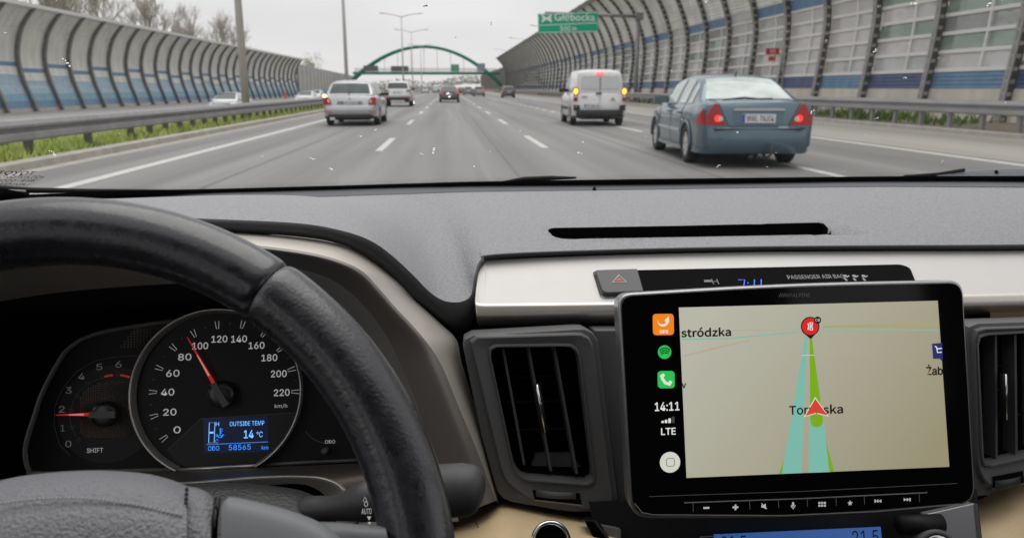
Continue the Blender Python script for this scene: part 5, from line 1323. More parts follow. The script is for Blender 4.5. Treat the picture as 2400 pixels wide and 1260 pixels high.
def needle(parent, base, tip, hubpx, r_, w=.007):
    a, b_ = V(pi_.p(*base)), V(pi_.p(*tip)); d = (b_ - a).normalized(); q = V((-d[1], d[0]))
    L_ = (b_ - a).length
    def tri(nm, f0, f1, w0, w1, m):
        vs = []
        for f, wd in ((f0, w0), (f1, w1)):
            p = a + d * L_ * f
            vs += [pi_.w(*(p + q * wd), w), pi_.w(*p, w + .0008), pi_.w(*(p - q * wd), w)]
        return mk(nm, vs, [(0, 3, 4, 1), (1, 4, 5, 2)], m, parent)
    nd = tri('needle', 0, 1, 4.2 * k0, .9 * k0, M_need)
    tri('needle_highlight', .18, .62, 2.2 * k0, 1.0 * k0, M_needl).location = pi_.n * .0009
    hc = pi_.p(*hubpx); R = [[pi_.w(*z, w_) for z in circ(hc, r_ * f * k0, 32)] for f, w_ in ((1, .002), (1, .009), (.94, .0105), (.6, .0115))]
    vs, fs = grid(R, True); fs.append(tuple(range(3 * 32, 4 * 32))); o = mk('needle_cap', vs, fs, M_hubc, parent, True)
    h = V(hc); pts = [h - d * r_ * .98 * k0 + q * 8 * k0, h - d * r_ * .98 * k0 - q * 8 * k0, h + d * r_ * 1.02 * k0 - q * 6.5 * k0, h + d * r_ * 1.02 * k0 + q * 6.5 * k0]
    prism('needle_bar', pi_, [tuple(z) for z in pts], .009, .0128, M_hubb, o)
needle(sd, (507, 899), (445, 790), (524, 923), 31)
ld = sheet('trip_display', pi_, pi_.ps([(477, 978.5), (629.6, 975.4), (631, 1057.5), (479, 1060.6)]), .0013, M_lcd, ic)
textp('lettering', pi_, 'OUTSIDE TEMP', 580, 991, 10.5, M_lcdw, ld, .0016, 80); textp('lettering', pi_, '14', 584, 1016, 18, M_lcdw, ld, .0016, 22, bold=.3); textp('lettering', pi_, '°C', 609.5, 1016.5, 13, M_lcdw, ld, .0016, 14)
textp('lettering', pi_, 'ODO', 502, 1049, 11, M_lcdt, ld, .0016, 26); textp('lettering', pi_, '58565', 563, 1046.6, 12.5, M_lcdt, ld, .0016, 51); textp('lettering', pi_, 'km', 622, 1047, 9.5, M_lcdt, ld, .0016, 15)
line('divider', pi_, pi_.ps([(485, 1040.4), (629, 1034)]), .0004, .0016, M_lcdt, ld)
zz = lambda x, y: (60 + x / 3.23, 720 + y / 3.23)
line('gauge_box', pi_, pi_.ps([zz(1395, 870), zz(1437, 868), zz(1432, 1020), zz(1390, 1022)]), .00055, .0016, M_lcdw, ld, True)
line('gauge_mark', pi_, pi_.ps([zz(1397, 945), zz(1428, 944)]), .0016, .0017, M_lcdw, ld)
textp('lettering', pi_, 'H', *zz(1456, 880), 9, M_lcdw, ld, .0016, 7.5); textp('lettering', pi_, 'C', *zz(1452, 1010), 9, M_lcdt, ld, .0016, 7)
lines('coolant_icon', pi_, [(pi_.ps([zz(1477, 910), zz(1477, 960)]), 0), (pi_.ps([zz(1477, 918), zz(1496, 918)]), 0), (pi_.ps([zz(1477, 932), zz(1496, 932)]), 0), (pi_.ps([zz(1477, 946), zz(1490, 946)]), 0), (pi_.ps([zz(1444, 966), zz(1455, 958), zz(1466, 970), zz(1477, 962), zz(1488, 970), zz(1500, 958), zz(1508, 966)]), 0), (pi_.ps([zz(1444, 976), zz(1455, 968), zz(1466, 980), zz(1488, 980), zz(1500, 968)]), 0)], .0006, .0016, M_lcdt, ld)
# rev counter
tk = prism('rev_counter', pi_, circ(pi_.p(253, 969), 112 * k0, 50), 0, .0004, mat('tacho_face', (.013, .012, .0115), .55), ic)
M_wv = mat('tacho_weave', (.045, .040, .034), .5, .3, bump=1, bscale=130, bdist=.002, btype='voronoi')
b = MB()
for i in range(26):
    for j in range(26):
        u, v = pi_.p(190 + 5.6 * i, 898 + 5.4 * j); px_, py_ = 190 + 5.6 * i, 898 + 5.4 * j
        if math.hypot(px_ - 253, py_ - 969) < 76 and px_ < 318 and py_ < 1025:
            s_ = 2.3 * k0; b.add([pi_.w(u - s_, v - s_, .0005), pi_.w(u + s_, v - s_, .0005), pi_.w(u + s_, v + s_, .0005), pi_.w(u - s_, v + s_, .0005), pi_.w(u, v, .0014)], [(0, 1, 4), (1, 2, 4), (2, 3, 4), (3, 0, 4)])
for i in range(16):
    for j in range(8):
        px_, py_ = 270 + 7.5 * i, 770 + 6 * j
        if px_ + py_ * .6 > 770 and math.hypot(px_ - 513, py_ - 919) > 206:
            u, v = pi_.p(px_, py_); s_ = 2.3 * k0; b.add([pi_.w(u - s_, v - s_, .0005), pi_.w(u + s_, v - s_, .0005), pi_.w(u + s_, v + s_, .0005), pi_.w(u - s_, v + s_, .0005), pi_.w(u, v, .0012)], [(0, 1, 4), (1, 2, 4), (2, 3, 4), (3, 0, 4)])
o = b.build('weave_studs', mat('tacho_weave', (.15, .13, .11), .4, .4), tk); o['kind'] = 'stuff'
for s_, x, y in (('0', 161.5, 1039), ('1', 148, 1002), ('2', 146, 958), ('3', 162, 914), ('4', 192.5, 881), ('5', 234, 859), ('6', 279, 853)): textp('numeral', pi_, s_, x, y, 15, mat('tacho_print', (.36, .36, .36), .6, emit=(.8, .8, .8), estr=.04), tk, .0010, None if s_ == '1' else 14)
textp('lettering', pi_, 'SHIFT', 224, 1054, 10.5, M_dial, tk, .0012, 37); textp('lettering', pi_, 'x1000r/min', 270, 895, 6, M_dim, tk, .0012, 46)
tc_ = V(pi_.p(253, 969))
for i, (x, y) in enumerate(((184, 1030), (170, 1000), (168, 961), (182, 925), (208, 898), (240, 881), (277, 876))):
    p = V(pi_.p(x, y)); d = (p - tc_).normalized(); q = V((-d[1], d[0]))
    line('tick', pi_, [tuple(p + d * 6 * k0 + q * 3 * k0), tuple(p - d * 6 * k0 + q * 2 * k0), tuple(p - d * 6 * k0 - q * 2 * k0), tuple(p + d * 6 * k0 - q * 3 * k0)], .0003, .0010, M_dim, tk)
line('red_zone', pi_, [pi_.p(*q) for q in ((246, 882), (256, 879.5), (266, 878.5))], .0018, .0010, M_redl, tk); line('red_zone', pi_, [pi_.p(*q) for q in ((283, 878.5), (294, 880), (305, 883))], .0018, .0010, M_redl, tk)
line('scale_arc', pi_, [tuple(tc_ + V((math.cos(a), math.sin(a))) * 84 * k0) for a in [math.radians(215 - 3.5 * i) for i in range(36)]], .0003, .0009, M_dim, tk)
line('scale_arc', pi_, [pi_.p(*q) for q in ((325, 833), (270, 836), (225, 845), (180, 870), (148, 910), (130, 950), (128, 995), (140, 1040), (165, 1066))], .0003, .0009, M_dim, tk)
needle(tk, (221, 969), (140, 970.5), (253.5, 969), 29)
kn = pi_.p(765, 1053); MB().tube([pi_.w(*kn, 0), pi_.w(*kn, .014)], [8 * k0, 7 * k0], 14).build('trip_knob', M_grey, ic, True)
textp('lettering', pi_, 'ODO', 774, 1034, 8, M_dial, ic, .001, 24)
line('side_arc', pi_, [pi_.p(*q) for q in ((716, 1010), (732, 1026), (752, 1036), (762, 1038))], .0004, .0006, M_dim, ic)
# ---------------------------------------------------------------- navigation screen
nav = thing('navigation_screen', 'floating tablet-like navigation screen showing a road map', 'screen', (.28, .53, .87))
pn = Pl(at(1865, 930, .53), PIT)
kn_ = pn.k(1865, 930)
OUTN = [(1447, 688), (1860, 664), (2258, 656), (2288, 1180), (1890, 1214), (1478, 1216)]
rO = rounded(pn.ps(OUTN), [34 * kn_, 300 * kn_, 36 * kn_, 44 * kn_, 200 * kn_, 52 * kn_], 8)
prism('housing', pn, rO, -.018, 0, mat('housing_grey', (.40, .40, .41), .28, .8), nav, .0022, 3)
INN = [(1455, 695), (1860, 671), (2252, 663), (2281, 1174), (1890, 1206), (1484, 1207)]
prism('glass_face', pn, rounded(pn.ps(INN), [30 * kn_, 300 * kn_, 32 * kn_, 40 * kn_, 200 * kn_, 48 * kn_], 8), -.001, .0008, M_gloss, nav)
prism('mount_neck', pn, pn.ps([(1620, 950), (2120, 940), (2130, 1180), (1630, 1190)]), -.10, -.018, M_blk, nav)
zs_ = lambda x, y: (1440 + x / 2.0326, 640 + y / 2.0326)
M_map = mat('map_ground', (.1, .1, .09), .35, emit=(.62, .585, .45), estr=.60)
mapq = [(1590, 720), (2196, 704), (2223, 1092), (1608, 1118)]
scr = sheet('map_display', pn, pn.ps(mapq), .0010, M_map, nav)
# viewing-angle dimming of the screen, painted into the emission towards right and bottom
nt = M_map.node_tree; bs = nt.nodes['Principled BSDF']; t_ = nt.nodes.new('ShaderNodeTexCoord'); sx_ = nt.nodes.new('ShaderNodeSeparateXYZ'); r_ = nt.nodes.new('ShaderNodeValToRGB'); mr_ = nt.nodes.new('ShaderNodeMapRange')
nt.links.new(t_.outputs['Generated'], sx_.inputs[0]); ma_ = nt.nodes.new('ShaderNodeMath'); ma_.operation = 'MULTIPLY_ADD'; ma_.inputs[1].default_value = -.45; nt.links.new(sx_.outputs['Z'], ma_.inputs[0]); nt.links.new(sx_.outputs['X'], ma_.inputs[2]); mr_.inputs[1].default_value = -.35; mr_.inputs[2].default_value = .9; nt.links.new(ma_.outputs[0], mr_.inputs[0]); nt.links.new(mr_.outputs[0], r_.inputs[0])
r_.color_ramp.elements[0].color = (.57, .565, .465, 1); r_.color_ramp.elements[1].color = (.36, .32, .19, 1); nt.links.new(r_.outputs[0], bs.inputs['Emission Color'])
def E(n, c, s=.9): return mat(n, tuple(x * .15 for x in c), .4, emit=c, estr=s * .72)
e_teal = E('map_teal', (.25, .60, .50), .8); e_grn = E('map_route_green', (.24, .50, .01), .8); e_wht = E('map_white', (.75, .73, .62), .95); e_red = E('map_arrow_red', (.75, .06, .03), .9)
e_blk = mat('map_black', (.01, .01, .01), .5); e_olv = E('map_olive', (.47, .42, .20), .85); e_nvy = E('map_navy', (.02, .02, .16), .9); e_org = E('icon_orange', (1.0, .26, .01), .9); e_sgn = E('icon_green', (.03, .62, .10), .85); e_wi = E('icon_white', (.85, .85, .82), .9)
e_road = E('map_faint_road', (.52, .48, .36), .85); e_pin = E('pin_red', (.75, .02, .02), .85)
W0 = .0012
def sq(nm, pts, m, w, z=True): return sheet(nm, pn, pn.ps([zs_(*q) for q in pts] if z else pts), w, m, scr)
sq('haze_band', [(990, 250), (1538, 232), (1539, 252), (990, 258)], e_olv, W0); sq('haze_band', [(560, 268), (980, 262), (980, 266), (560, 274)], e_road, W0)
line('faint_road', pn, pn.ps([zs_(*q) for q in ((330, 392), (520, 345), (640, 318))]), .0016, W0, e_road, scr); line('faint_road', pn, pn.ps([zs_(*q) for q in ((1000, 375), (1230, 376))]), .0004, W0, e_road, scr)
line('side_road', pn, pn.ps([zs_(*q) for q in ((318, 313), (530, 310), (880, 277))]), .0009, W0 + .00003, e_teal, scr); line('side_road', pn, pn.ps([zs_(*q) for q in ((980, 272), (1200, 267), (1535, 271))]), .0009, W0 + .00003, e_teal, scr)
sq('carriageway', [(904, 300), (916, 300), (887, 948), (795, 951)], e_teal, W0 + .00006); sq('carriageway', [(925, 330), (940, 330), (1027, 943), (922, 947)], e_teal, W0 + .00006)
sq('route', [(926, 312), (938, 312), (991, 700), (929, 700)], e_grn, W0 + .00012); sheet('route_end', pn, circ(pn.p(*zs_(960, 700)), 15.3 * kn_, 24, math.pi, 2 * math.pi, False), W0 + .00012, e_grn, scr)
sq('route', [(1003, 790), (1042, 941), (1020, 943)], e_grn, W0 + .00012); sq('route', [(803, 880), (781, 951), (796, 951)], e_grn, W0 + .00012)
line('crossing_line', pn, pn.ps([zs_(885, 390), zs_(950, 388)]), .0004, W0 + .0002, e_wht, scr)
textp('lettering', pn, 'Toruń', *zs_(905, 647.5), 21, e_blk, scr, W0 + .0003, 77, bold=.6); textp('lettering', pn, 'ska', *zs_(1037, 644), 21, e_blk, scr, W0 + .0003, 47, bold=.8)
textp('lettering', pn, 'stródzka', *zs_(434, 278), 21.5, e_blk, scr, W0 + .0003, 118, bold=.9)
textp('lettering', pn, 'Żab', *zs_(1519, 458), 24, e_blk, scr, W0 + .0003, 40, bold=.8); textp('lettering', pn, 'v', *zs_(328, 533), 11, e_blk, scr, W0 + .0003, bold=.5)
ar = pn.ps([zs_(952, 586), zs_(898, 682), zs_(957, 666), zs_(1018, 680)]); b = MB(); b.add([pn.w(*q, W0 + .0004) for q in ar], [(0, 1, 2), (0, 2, 3)]); b.build('arrow_outline', e_wht, scr)
ar = pn.ps([zs_(952, 595), zs_(905, 676), zs_(957, 661), zs_(1010, 674)]); b = MB(); b.add([pn.w(*q, W0 + .0005) for q in ar], [(0, 1, 2), (0, 2, 3)]); b.build('position_arrow', e_red, scr)
pc_ = pn.p(*zs_(928, 252)); sheet('pin_outline', pn, circ(pc_, 22.5 * kn_, 32, math.radians(-60), math.radians(240), False) + [pn.p(*zs_(931, 313))], W0 + .0004, e_blk, scr)
sheet('pin', pn, circ(pc_, 20 * kn_, 32), W0 + .0005, e_pin, scr); sheet('badge', pn, circ(pn.p(*zs_(963, 222)), 8.5 * kn_, 20), W0 + .0006, e_blk, scr); textp('lettering', pn, 'CB', *zs_(963, 222), 6, e_wi, scr, W0 + .0007, 11)
lines('pin_symbol', pn, [(pn.ps([zs_(917, 238), zs_(921, 250), zs_(917, 268)]), 0), (pn.ps([zs_(926, 234), zs_(938, 234), zs_(935, 252), zs_(939, 269), zs_(926, 269), zs_(929, 252)]), 1)], .0009, W0 + .0006, e_wi, scr)
sq('shop_marker', [(1507, 334), (1555, 330), (1558, 405), (1550, 415), (1544, 405), (1512, 406)], e_nvy, W0 + .0004)
lines('cart_symbol', pn, [(pn.ps([zs_(1520, 346), zs_(1528, 350), zs_(1533, 376), zs_(1553, 374)]), 0), (pn.ps([zs_(1530, 358), zs_(1553, 356)]), 0)], .0009, W0 + .0005, e_wi, scr)
# side bar icons
def rsq(nm, x0, y0, x1, y1, m, r=9): return sheet(nm, pn, rounded(pn.ps([zs_(x0, y0), zs_(x1, y0 - 1), zs_(x1 + 2, y1 - 1), zs_(x0 + 2, y1)]), r * kn_, 6), W0, m, nav)
i1 = rsq('app_icon', 180, 193, 280, 294, e_org)
a_ = zs_(228, 232); b = MB()
c1 = circ(pn.p(*zs_(229, 226)), 13 * kn_, 20, math.radians(170), math.radians(370), False); c2 = circ(pn.p(*zs_(226, 216)), 12.5 * kn_, 20, math.radians(350), math.radians(190), False)
b.add([pn.w(*q, W0 + .0003) for q in c1 + c2], [tuple(range(len(c1 + c2)))]); b.add([pn.w(*pn.p(*zs_(*q)), W0 + .00032) for q in ((236, 222), (256, 204), (258, 228), (250, 244))], [(3, 2, 1, 0)]); b.build('app_symbol', e_wi, i1)
textp('lettering', pn, 'GPS', *zs_(233, 277), 7.5, e_wi, i1, W0 + .0003, 20, bold=.4)
i2 = sheet('app_icon', pn, circ(pn.p(*zs_(237, 374)), 15.8 * kn_, 32), W0, e_sgn, nav)
lines('app_symbol', pn, [(circ(pn.p(*zs_(238, y0)), r_ * kn_, 12, math.radians(140), math.radians(42), False), 0) for y0, r_ in ((388, 16), (394, 13.5), (399, 11))], .0008, W0 + .0003, e_blk, i2)
i3 = rsq('app_icon', 203, 464, 284, 546, e_sgn)
lines('app_symbol', pn, [(pn.ps([zs_(225, 482), zs_(226, 500), zs_(240, 520), zs_(262, 527)]), 0)], .0022, W0 + .0003, e_wi, i3); lines('app_symbol', pn, [(pn.ps([zs_(222, 480), zs_(230, 492)]), 0), (pn.ps([zs_(255, 517), zs_(268, 524)]), 0)], .0035, W0 + .0004, e_wi, i3)
textp('time_digits', pn, '14:11', *zs_(249, 632), 19.5, e_wi, nav, W0, 58, bold=.45); textp('network_lettering', pn, 'LTE', *zs_(255, 750), 15.5, e_wi, nav, W0, 34, bold=.45)
for j, (x, h) in enumerate(((228, 10), (244, 15), (261, 22), (278, 30))): sheet('signal_bar', pn, pn.ps([zs_(x - 6, 711 - h), zs_(x + 6, 711 - h - 1), zs_(x + 6, 710), zs_(x - 6, 711)]), W0, e_wi if j < 3 else M_dim, nav)
hm = sheet('home_button', pn, circ(pn.p(*zs_(263, 897)), 24 * kn_, 40), W0, E('home_cream', (.72, .72, .64), .9), nav); line('home_mark', pn, rounded(pn.ps([zs_(244, 879), zs_(282, 877), zs_(284, 914), zs_(246, 916)]), 5 * kn_), .0004, W0 + .0003, e_blk, hm, True)
textp('maker_lettering', pn, 'ALPINE', *zs_(886, 104), 8.5, M_icond, nav, W0, 42, shear=.2, bold=.4)
lines('maker_stripes', pn, [(pn.ps([zs_(780 + 10 * i, 113), zs_(790 + 10 * i, 95)]), 0) for i in range(6)], .0006, W0, M_icond, nav)
# hard keys
line('key_ridge', pn, pn.ps([zs_(*q) for q in ((330, 1089), (900, 1069), (1485, 1041))]), .0009, .0012, M_ribl, nav); line('key_ridge', pn, pn.ps([zs_(*q) for q in ((165, 1060), (900, 1035), (1630, 998))]), .0004, .0010, M_dim, nav)
line('lower_ridge', pn, pn.ps([zs_(*q) for q in ((95, 1092), (130, 1136), (180, 1146), (800, 1150), (1250, 1130), (1640, 1095))]), .0008, .0012, M_ribl, nav)
for x in (372, 641, 778, 915, 1052, 1186, 1447): line('key_gap', pn, pn.ps([zs_(x, 1088 - (x - 372) * .043), zs_(x + 2, 1132 - (x - 372) * .043)]), .0005, .0011, M_dim, nav)
def keyicon(nm, ls, wd=.0011): lines(nm, pn, [(pn.ps([zs_(*q) for q in l]), c) for l, c in ls], wd, .0012, M_icon, nav)
keyicon('minus_symbol', [(((421, 1114), (450, 1113)), 0)], .0014); keyicon('plus_symbol', [(((560, 1111), (588, 1110)), 0), (((574, 1097), (574, 1124)), 0)], .0014)
sheet('mute_symbol', pn, pn.ps([zs_(697, 1101), zs_(706, 1101), zs_(718, 1092), zs_(719, 1119), zs_(706, 1112), zs_(697, 1112)]), .0012, M_icon, nav); keyicon('mute_slash', [(((698, 1092), (722, 1118)), 0)], .0007)
sheet('microphone_symbol', pn, rounded(pn.ps([zs_(843, 1086), zs_(853, 1086), zs_(853, 1107), zs_(843, 1107)]), 2.4 * kn_), .0012, M_icon, nav); keyicon('microphone_stand', [(((838, 1100), (841, 1110), (848, 1113), (855, 1110), (858, 1100)), 0), (((848, 1113), (848, 1120)), 0)], .0006)
for i in range(3):
    for j in range(2): sheet('menu_square', pn, rounded(pn.ps([zs_(968 + 13 * i, 1085 + 13 * j), zs_(978 + 13 * i, 1084.6 + 13 * j), zs_(978 + 13 * i, 1094.6 + 13 * j), zs_(968 + 13 * i, 1095 + 13 * j)]), .0004), .0012, M_icon, nav)
c = pn.p(*zs_(1119, 1091)); sheet('star_symbol', pn, [(c[0] + (7 if i % 2 == 0 else 3) * kn_ * math.sin(math.pi * i / 5), c[1] + (7 if i % 2 == 0 else 3) * kn_ * math.cos(math.pi * i / 5)) for i in range(10)], .0012, M_icon, nav)
for x, s in ((1254, -1), (1388, 1)):
    y = 1081 if s < 0 else 1074
    b = MB()
    for o_ in (-2, 12): b.add([pn.w(*pn.p(*zs_(x + s * (o_ - 12), y - 8)), .0012), pn.w(*pn.p(*zs_(x + s * (o_ - 12), y + 8)), .0012), pn.w(*pn.p(*zs_(x + s * (o_ + 2), y)), .0012)], [(0, 1, 2) if s > 0 else (2, 1, 0)])
    b.add(*strip2(pn, pn.ps([zs_(x + s * 16, y - 8), zs_(x + s * 16, y + 8)]), .001, .0012)); b.build('skip_symbol', M_icon, nav)

# ---------------------------------------------------------------- steering wheel, column and stalk
WT = math.radians(27.0)
sw_c = V((-.191, .306, .9966))
stw = thing('steering_wheel', 'black leather steering wheel with stitched seam, in front of the instruments', 'steering wheel', sw_c)
pw = Pl(sw_c, WT)
def onp(px, py, w):
    d = ray(px, py); o_ = sw_c + pw.n * w; t = (o_ - CC).dot(pw.n) / d.dot(pw.n); return CC + d * t
def rimseg(nm, a0, a1, rad, m, n=120, flute=0, parent=stw, taper=True):
    rows_ = []
    for i in range(n + 1):
        a = math.radians(a0 + (a1 - a0) * i / n); c = sw_c + pw.v * (.175 * math.cos(a)) + pw.u * (.175 * math.sin(a)); e = pw.v * math.cos(a) + pw.u * math.sin(a)
        f = min(i, n - i) / n * (a1 - a0); r0 = rad * (1 - (.10 * math.exp(-f / .5) if taper else 0))
        row = []
        for k in range(28):
            t = 2 * math.pi * k / 28; rr_ = r0 * (1 + .05 * math.cos(2 * t))
            if flute: rr_ *= 1 + flute * math.sin(a * 150) * max(0, -math.cos(t)) ** 2
            row.append(c + e * (rr_ * math.cos(t)) + pw.n * (rr_ * math.sin(t)))
        rows_.append(row)
    vs, fs = grid(rows_, True, True); return mk(nm, vs, fs, m, parent, True)
SEAM = 35.5
rimseg('rim', -SEAM, SEAM, .0157, M_leath, 200, .004)
rimseg('grip', SEAM + .25, 118, .0162, M_leath2, 160, .008); rimseg('grip', -118, -SEAM - .25, .0162, M_leath2, 160, .008)
rimseg('rim', 118.2, 241.8, .0157, M_leath, 120, .010)
for s in (-1, 1): rimseg('seam_groove', s * SEAM - .3 if s > 0 else -SEAM - .25, s * SEAM + .28 if s > 0 else -SEAM + .02, .0135, M_thread, 3, 0, stw, False)
# stitching along the inner side of the rim
b = MB()
for i in range(150):
    a = math.radians(-35 + 70 * i / 150); a2 = a + math.radians(.38)
    def sp_(a, off):
        e = pw.v * math.cos(a) + pw.u * math.sin(a); c = sw_c + e * .175; t = math.radians(205 + off); return c + (e * math.cos(t) + pw.n * math.sin(t)) * .0158 * (1 + .05 * math.cos(2 * t))
    b.tube([sp_(a, -3), sp_(a2, 3)], .0004, 4, False)
b.build('stitching', mat('grey_thread', (.05, .05, .05), .7), stw)
H0 = [(-160, 1175), (0, 1126), (100, 1109), (220, 1102), (330, 1108), (395, 1122), (438, 1138)]
def hrow(dy, w, flat=0): return [onp(x, y + dy + flat * (1150 - y) * .5, w) for x, y in H0]
def loftw(nm, R, m, parent, n=40, nv=4):
    R2 = [[cr(r_, i / n) for i in range(n + 1)] for r_ in R]
    rows_ = [[cr([r_[i] for r_ in R2], j / ((len(R) - 1) * nv)) for i in range(n + 1)] for j in range((len(R) - 1) * nv + 1)]
    return mk(nm, *grid(rows_), m, parent, True)
hub = loftw('airbag_cover', [hrow(2, -.012), hrow(0, .004), hrow(14, .016), hrow(40, .025), hrow(75, .031), hrow(130, .036), hrow(230, .038), hrow(420, .036)], M_hub, stw, 60, 5)
b = MB()
for i in range(46):
    x = -20 + 10 * i
    if x > 425: break
    y = cr([V((a, c, 0)) for a, c in ((-20, 1180), (100, 1168), (220, 1168), (330, 1182), (430, 1206))], (x + 20) / 450).y
    b.tube([onp(x, y, .0318), onp(x + 6, y + .5, .0319)], .0006, 5)
b.build('stitching', mat('pale_thread', (.42, .42, .43), .6), hub)
S0 = [(438, 1139), (462, 1143), (482, 1151), (498, 1164)]
loftw('spoke_leather', [[onp(x, y + dy, w) for x, y in S0] for dy, w in ((2, -.012), (0, .004), (14, .014), (50, .022), (130, .03), (300, .03))], M_hub, stw, 20, 5)
b = MB()
for k in range(12): b.tube([onp(438 - k * .6, 1143 + 11 * k, .022 + .0012 * k), onp(438 - k * .6, 1150 + 11 * k, .0224 + .0012 * k)], .0008, 5)
b.build('seam_stitch', M_thread, stw)
b = MB(); b.tube([onp(510, 1168, .018), onp(504, 1210, .024), onp(500, 1300, .03)], .0014, 8); b.build('pod_gap_trim', M_gloss, stw, True)
PD = [(519, 1176), (528, 1166), (545, 1164), (620, 1180), (700, 1204), (760, 1232), (800, 1268)]
loftw('button_pod', [[onp(x + (6 if dy == 0 else 0), y + dy, w) for x, y in PD] for dy, w in ((3, .0), (0, .018), (10, .026), (60, .030), (150, .032), (320, .03))], M_spk, stw, 40, 5)
loftw('pod_frame', [[onp(x, y, w) for x, y in ((700, 1224), (780, 1222), (850, 1228), (900, 1230))] for w in (0.0,)] + [[onp(x, y, .012) for x, y in ((740, 1240), (800, 1236), (860, 1240), (905, 1242))], [onp(x, y, .012) for x, y in ((800, 1320), (830, 1320), (870, 1320), (920, 1320))]], M_spk, stw, 16, 4)
clm = thing('steering_column', 'black steering column cover behind the wheel hub with a wiper stalk', 'steering column', (-.19, .5, .85))
loft('column_cover', [[(300, 1150, .50), (430, 1134, .50), (560, 1132, .50), (650, 1139, .50), (710, 1150, .50), (750, 1172, .51), (770, 1215, .52)], [(300, 1160, .47), (430, 1150, .47), (560, 1150, .47), (650, 1160, .47), (705, 1172, .47), (740, 1195, .475), (755, 1235, .48)], [(300, 1330, .42), (430, 1330, .42), (560, 1330, .42), (650, 1330, .42), (720, 1330, .42), (750, 1330, .43), (770, 1330, .44)]], mat('column_grain', (.03, .03, .031), .45, bump=.8, bscale=420, bdist=.0014), clm, 50, 8, True)
stk = [((694, 1196), .47, 20), ((708, 1195), .468, 27), ((722, 1193), .466, 33), ((745, 1191), .464, 32), ((775, 1190), .460, 29), ((810, 1185), .456, 36), ((850, 1176), .452, 48), ((900, 1166), .448, 56)]
MB().tube([at(*p, Y) for p, Y, r_ in stk], [r_ * .46 / 1800 * 1.02 for p, Y, r_ in stk], 20).build('wiper_stalk', M_stalk, clm, True)
kx = [((900, 1160), .45, 60), ((960, 1156), .445, 62), ((1030, 1150), .44, 65), ((1085, 1146), .437, 64), ((1112, 1145), .436, 58), ((1126, 1146), .4355, 46), ((1133, 1147), .435, 25)]
MB().tube([at(*p, Y) for p, Y, r_ in kx], [r_ * .44 / 1800 * 1.04 for p, Y, r_ in kx], 24).build('stalk_knob', M_stalk, clm, True)
MB().tube([at(698, 1196, .468), at(712, 1194.5, .4665)], [.0052, .0066], 18).build('stalk_collar', M_icond, clm, True)
psk = Pl(at(858, 1185, .4335), math.radians(20))
textp('lettering', psk, 'AUTO', 859, 1197, 13, M_icon, clm, 0, 24); textp('lettering', psk, 'O', 858, 1180, 12, M_icon, clm, 0, 9)
line('stalk_mark', psk, psk.ps([(855, 1163), (860, 1173), (851, 1173)]), .0004, 0, M_icon, clm, True); sheet('stalk_mark', psk, psk.ps([(860, 1209), (870, 1209), (865, 1218)]), 0, M_icon, clm); sheet('stalk_mark', psk, psk.ps([(862, 1222), (870, 1222), (866, 1229)]), 0, M_icon, clm)
sheet('stalk_mark', psk, psk.ps([(886, 1169), (898, 1168), (898, 1188), (888, 1188)]), .001, M_icon, clm); sheet('stalk_mark', psk, psk.ps([(889, 1194), (899, 1193), (899, 1212)]), .001, M_icon, clm)

# ---------------------------------------------------------------- windscreen
ws = thing('windscreen', 'clear windscreen with dotted black border, insect specks and maker mark', 'windscreen', (.2, 1.03, 1.08))
NG = 60
g0 = crp([(x, y + 3, YF(x) + .006) for x, y in [(-160, 474)] + FAR[1:-1] + [(2560, 426)]], NG)
def gtop(p):
    f = (p.x - .2) / .85
    return V((.2 + (p.x - .2) * .86, -.05 - .04 * f * f, 1.625))
rowsG = [[p.lerp(gtop(p), j / 12) + V((0, .035, .05)) * math.sin(math.pi * j / 12) * .5 for p in g0] for j in range(13)]
M_wsg = glassmat('windscreen_glass', (.965, .975, .97), .32)
mk('glass', *grid(rowsG), M_wsg, ws, True)
def gpt(px, py, off=-.003):
    """point on the glass along a pixel ray (flat local fit)"""
    d = ray(px, py); best = None
    x_ = d.x / d.y
    i = min(range(NG + 1), key=lambda k: abs(g0[k].x - x_ * g0[k].y))
    a, b_ = rowsG[0][i], rowsG[12][i]
    lo, hi = 0.0, 1.0
    def val(t):
        j = min(int(t * 12), 11); u = t * 12 - j; p = rowsG[j][i].lerp(rowsG[j + 1][i], u); return p
    for _ in range(40):
        t = (lo + hi) / 2; p = val(t); s = p.y / d.y
        if (CC + d * s).z > p.z: lo = t
        else: hi = t
    p = val(t); return CC + d * (p.y / d.y * (1 + off))
# black ceramic border with dotted edge
M_frit = bpy.data.materials.new('ceramic_dots'); M_frit.use_nodes = True
fr = MB()
E0 = [(-160, 462), (0, 456), (130, 452), (267, 445), (500, 441), (800, 433), (1100, 424), (1425, 419), (1750, 415), (2075, 411.5), (2400, 410.5), (2560, 411)]
def e0(px):
    for (a, b_), (c, d) in zip(E0, E0[1:]):
        if px <= c: return b_ + (d - b_) * (px - a) / (c - a)
    return E0[-1][1]
up = []; dn = []
for i in range(NG + 1):
    x, y = topx(g0[i]); up.append(gpt(x, e0(x) + 1.5, -.002)); dn.append(g0[i] + V((0, -.004, -.004)))
mk('ceramic_border', *grid([dn, up]), M_blk, ws)
dots = MB()
for rw in range(3):
    n_ = 420
    for i in range(n_):
        x = -20 + 2440 * (i + .5 * (rw % 2)) / n_; y = e0(x) - .2 - 3.0 * rw; s = 2.3 - .5 * rw
        c = gpt(x, y, -.0021); a = gpt(x + s, y, -.0021) - c; b_ = gpt(x, y - s, -.0021) - c
        dots.add([c - a * .5, c - b_ * .5, c + a * .5, c + b_ * .5], [(0, 1, 2, 3)])
o = dots.build('border_dots', M_blk, ws); o['kind'] = 'stuff'
